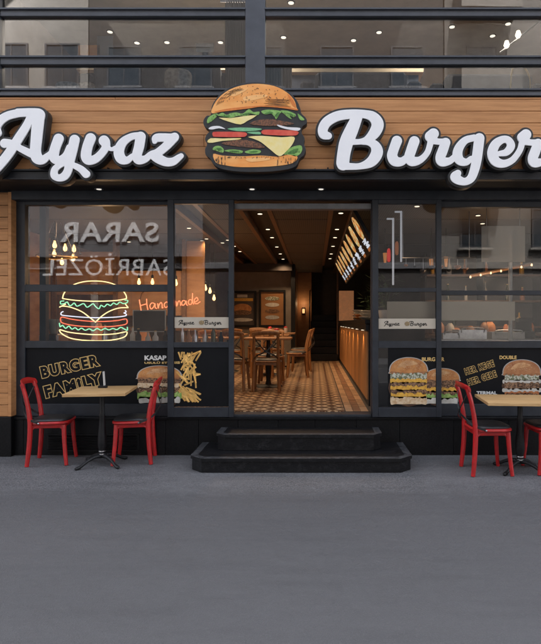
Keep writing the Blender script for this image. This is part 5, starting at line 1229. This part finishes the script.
# recessed ceiling lights
def down(x, y, z, parent=None, mt=None, e=0, lb='', g='recessed lights in the dining room ceiling', r=.032):
    o = empty('recessed_light', (x, y, z), lb, 'light', g)
    MB().lathe([(r * 1.35, 0), (r * 1.35, -.008), (r, -.010)], x, y, z, 14).build('ring', M['black'], o); MB().lathe([(r, -.0105), (r, -.014)], x, y, z, 14).build('lens', mt or E['down'], o)
    if e: lamp('recessed_glow', 'SPOT', (x, y, z - .03), e, (1, .64, .36), .04, (0, 0, 0), 130, o)
for row, (x, ys) in enumerate(((-.75, (1.5, 2.75, 3.6, 4.8, 5.9, 6.9)), (.35, (1.45, 2.75, 3.6, 4.7, 5.9, 6.8)), (-1.57, (3.9, 4.7, 5.5)))):
    for k, y in enumerate(ys): down(x, y, ZI + .088, e=24 if row != 1 else 12, lb='round recessed ceiling light, %s in the %s' % (('nearest the door', 'second', 'third', 'fourth', 'fifth', 'farthest')[k if row < 2 else k + 1], ('middle channel', 'channel beside the menu board', 'left channel')[row]))
for i_, (px, py) in enumerate(((189, 229.5), (202, 242), (206.5, 240), (222.5, 244), (129, 243), (398, 0), (417, 208), (482.5, 225), (478, 217))):
    if py == 0: continue
    d = (ZI - .03 - EYE) * F / (CY - py); down((px - CX) * d / F, d - DIST, ZI - .0005, e=(7 if px < 300 else 1.5), lb='small recessed light ' + ('highest in the left sliding door glass', 'left of two close lights in the left sliding door', 'right of two close lights in the left sliding door', 'nearest the left frame of the doorway', 'above the neon burger in the left window', '', 'at the top of the right sliding door glass', 'beside the pale reflection board in the right window', 'above the pale reflection board in the right window')[i_], g='recessed lights behind the window glass', r=.03)
# ------------------------------------------------------------------ upstairs
def sofa(x0, x1, y0, lb):
    o = empty('sofa', ((x0 + x1) / 2, y0 + .4, 3.62), lb, 'sofa'); zt = 4.30
    MB().box(x0, x1, y0, y0 + .2, 3.66, zt, bev=.04).build('backrest', M['fabric'], o); MB().box(x0 + .01, x1 - .01, y0 + .2, y0 + .85, 3.66, 4.02, bev=.04).build('seat', M['fabric'], o)
    for a in (x0 - .17, x1 + .01): MB().box(a, a + .16, y0 + .02, y0 + .85, 3.66, 4.2, bev=.03).build('armrest', M['fabric'], o)
    for a in (x0 + .06, x1 - .12): MB().box(a, a + .06, y0 + .1, y0 + .16, 3.62, 3.66).build('leg', M['black'], o)
sofa(-2.45, -1.05, .05, 'dark upholstered sofa upstairs behind the left window'); sofa(0.0, 1.05, .25, 'dark upholstered sofa upstairs right of the burger sign'); sofa(1.5, 2.5, .3, 'dark upholstered sofa upstairs at the right window')
def pillow(px, py, Y, w_, h_, lb, rz):
    X, Z = W(px, py, Y); bm = bmesh.new(); bmesh.ops.create_uvsphere(bm, u_segments=16, v_segments=10, radius=1)
    for v in bm.verts:
        c = v.co; v.co = Vector((abs(c.x) ** .6 * (1 if c.x > 0 else -1) * w_ / 2, c.y * .07, abs(c.z) ** .6 * (1 if c.z > 0 else -1) * h_ / 2))
    me = bpy.data.meshes.new('pillow'); bm.to_mesh(me); bm.free(); me.transform(Matrix.Rotation(R(rz), 4, 'Y')); me.transform(Matrix.Translation((X, Y, Z)))
    tag(link_mesh('pillow', me, M['pillow'], smooth=0), lb, 'pillow')
pillow(178, 80, -.12, .30, .24, 'patterned pale pillow leaning upstairs near the window middle', 6); pillow(68, 88, -.15, .26, .12, 'pale pillow low at the left upstairs window', 3); pillow(86, 88.5, -.17, .2, .11, 'smaller pale pillow beside the low one upstairs', -5)
# long pale beam strip, dark doorway, curtains
UP = mat('upstairs beam', (.48, .38, .24), .6, (.55, .44, .29), 3)
o = empty('upstairs_counter', (-1.2, 2, 3.62), 'long pale topped counter across the upstairs room, left half', 'counter'); MB().box(-3.3, -.9, 1.6, 2.0, 4.93, 5.12).build('pale_band', UP, o); MB().box(-3.2, -1.0, 1.7, 1.9, 3.62, 4.93).build('counter_body', M['fabric'], o)
o = empty('upstairs_counter', (1.2, 2, 3.62), 'long pale topped counter across the upstairs room, right half', 'counter'); MB().box(-.55, 1.5, 1.6, 2.0, 4.90, 5.10).build('pale_band', UP, o); MB().box(-.5, 1.45, 1.7, 1.9, 3.62, 4.90).build('counter_body', M['fabric'], o)
def curtain(px0, px1, py0, py1, Y, lb):
    x0, z1 = W(px0, py0, Y); x1, z0 = W(px1, py1, Y); n = 36; q = random.Random(int(px0)); vs = []; fs = []
    for i in range(n + 1):
        x = x0 + (x1 - x0) * i / n; dy = .035 * math.sin(i * 1.55) + q.uniform(-.01, .01)
        vs += [(x, Y + dy, z0), (x, Y + dy, z1), (x, Y + dy + .006, z0), (x, Y + dy + .006, z1)]
    for i in range(n): a = i * 4; fs += [(a, a + 4, a + 5, a + 1), (a + 2, a + 3, a + 7, a + 6)]
    o = empty('curtain', ((x0 + x1) / 2, Y, z0), lb, 'curtain'); MB().add(vs, fs).build('cloth', M['curtain'], o, smooth=0)
    MB().tube([(x0 - .05, Y, z1 + .01), (x1 + .05, Y, z1 + .01)], .012, 8).build('rod', M['steel'], o)
curtain(225, 246, 2, 93, -.2, 'gathered pale curtain beside the wide grey post upstairs'); curtain(266, 292, 66, 93, -.2, 'short pale curtain right of the wide grey post upstairs'); curtain(197, 213, 60, 93, .1, 'narrow pale curtain above the burger bun upstairs')
for i, (px, py, mt, w_, h_) in enumerate(((88, 50, 'orange', .3, .34), (130, 45, 'blue', .45, .5), (205, 47, 'blue', .3, .22), (473, 55, 'orange', .22, .1))):
    pass
frames = [(78, 100, 45, 57, 'wood framed orange panel high in the left upstairs window', mat('orange panel', (.55, .27, .08), .6, (.4, .2, .07), 5)), (97, 113, 36, 56, 'blue grey cabinet front in the left upstairs window', mat('blue cabinet', (.12, .15, .2), .6)), (196, 214, 43, 52, 'dark framed picture in the upstairs window above the burger sign', M['fabric'])]
for a, b, c, d, lb, m_ in frames: o = hang_panel('wall_panel', lb, 'panel', a, b, c, d, 2.6, m_, False); X0_, Z1_ = W(a, c, 2.6); X1_, Z0_ = W(b, d, 2.6); MB().box(X0_ + .1, X0_ + .14, 2.61, 2.65, 3.62, Z1_ - .05).build('support_post', M['black'], o); MB().box(X1_ - .14, X1_ - .1, 2.61, 2.65, 3.62, Z1_ - .05).build('support_post', M['black'], o)
for i, (px, py) in enumerate(((154, 18), (212, 18), (137, 43.5), (167, 43), (220.5, 43), (110, 32.5), (283.5, 38), (353.5, 41), (379, 33), (291, 3.5), (452, 27.5), (508, 24.5), (492.5, 36.5))):
    d = (6.38 - EYE) * F / (CY - py); x, y = (px - CX) * d / F, d - DIST
    if y > 4.5: y = 4.4
    down(x, y, 6.399, mt=E['downw'], e=0, lb='small round upstairs ceiling light, %s' % ('second from left in the top strip of glass', 'just left of the wide grey post in the top strip', 'above the z of the sign, left of a pair', 'above the z of the sign, right of a pair', 'just left of the wide grey post', 'farthest left in the upstairs window', 'just right of the wide grey post', 'above the letter B of the sign', 'right of and above the one over the letter B', 'right of the wide grey post in the top strip', 'above the letter e of the sign', 'nearest the right edge of the photo', 'left of the diagonal track light')[i], g='ceiling lights upstairs', r=.045)
lamp('upstairs_glow', 'AREA', (-1.5, 2.0, 5.2), 120, (1, .88, .74), 2.2); lamp('upstairs_glow', 'AREA', (2.2, 2.0, 5.2), 95, (1, .88, .74), 2.2)
o = empty('track_light', (2.6, 1.0, 6), 'diagonal track with two bright spots in the right upstairs window', 'track light'); pA = Vector((*[W(500, 53, .6)[0]], .6, W(500, 53, .6)[1])); pB = Vector((W(548, 15, .6)[0], .6, W(548, 15, .6)[1]))
MB().tube([pA, pB], .012, 8).build('track', M['steel'], o)
for px, py in ((506, 46), (517.5, 36)):
    X, Z = W(px, py, .58); MB().lathe([(.02, -.03), (.035, .0), (.02, .05)], X, .56, Z, 10).build('spot_head', emis('track spot glow', (1, .85, .6), .8), o)
o = empty('upstairs_lamp', (2.2, .5, 4.2), 'brass arched lamp upstairs at the far right', 'lamp'); X, Z = W(520, 88, .3)
MB().tube(crom([(X - .12, .3, Z - .6), (X - .10, .3, Z + .15), (X, .3, Z + .26), (X + .10, .3, Z + .15), (X + .12, .3, Z - .1)], 5), .010, 6).build('arch', M['gold'], o); MB().lathe([(.06, 0), (.05, .06), (.02, .08)], X + .12, .3, Z - .2, 12).build('shade', M['curtain'], o)
bpy.context.view_layer.update()
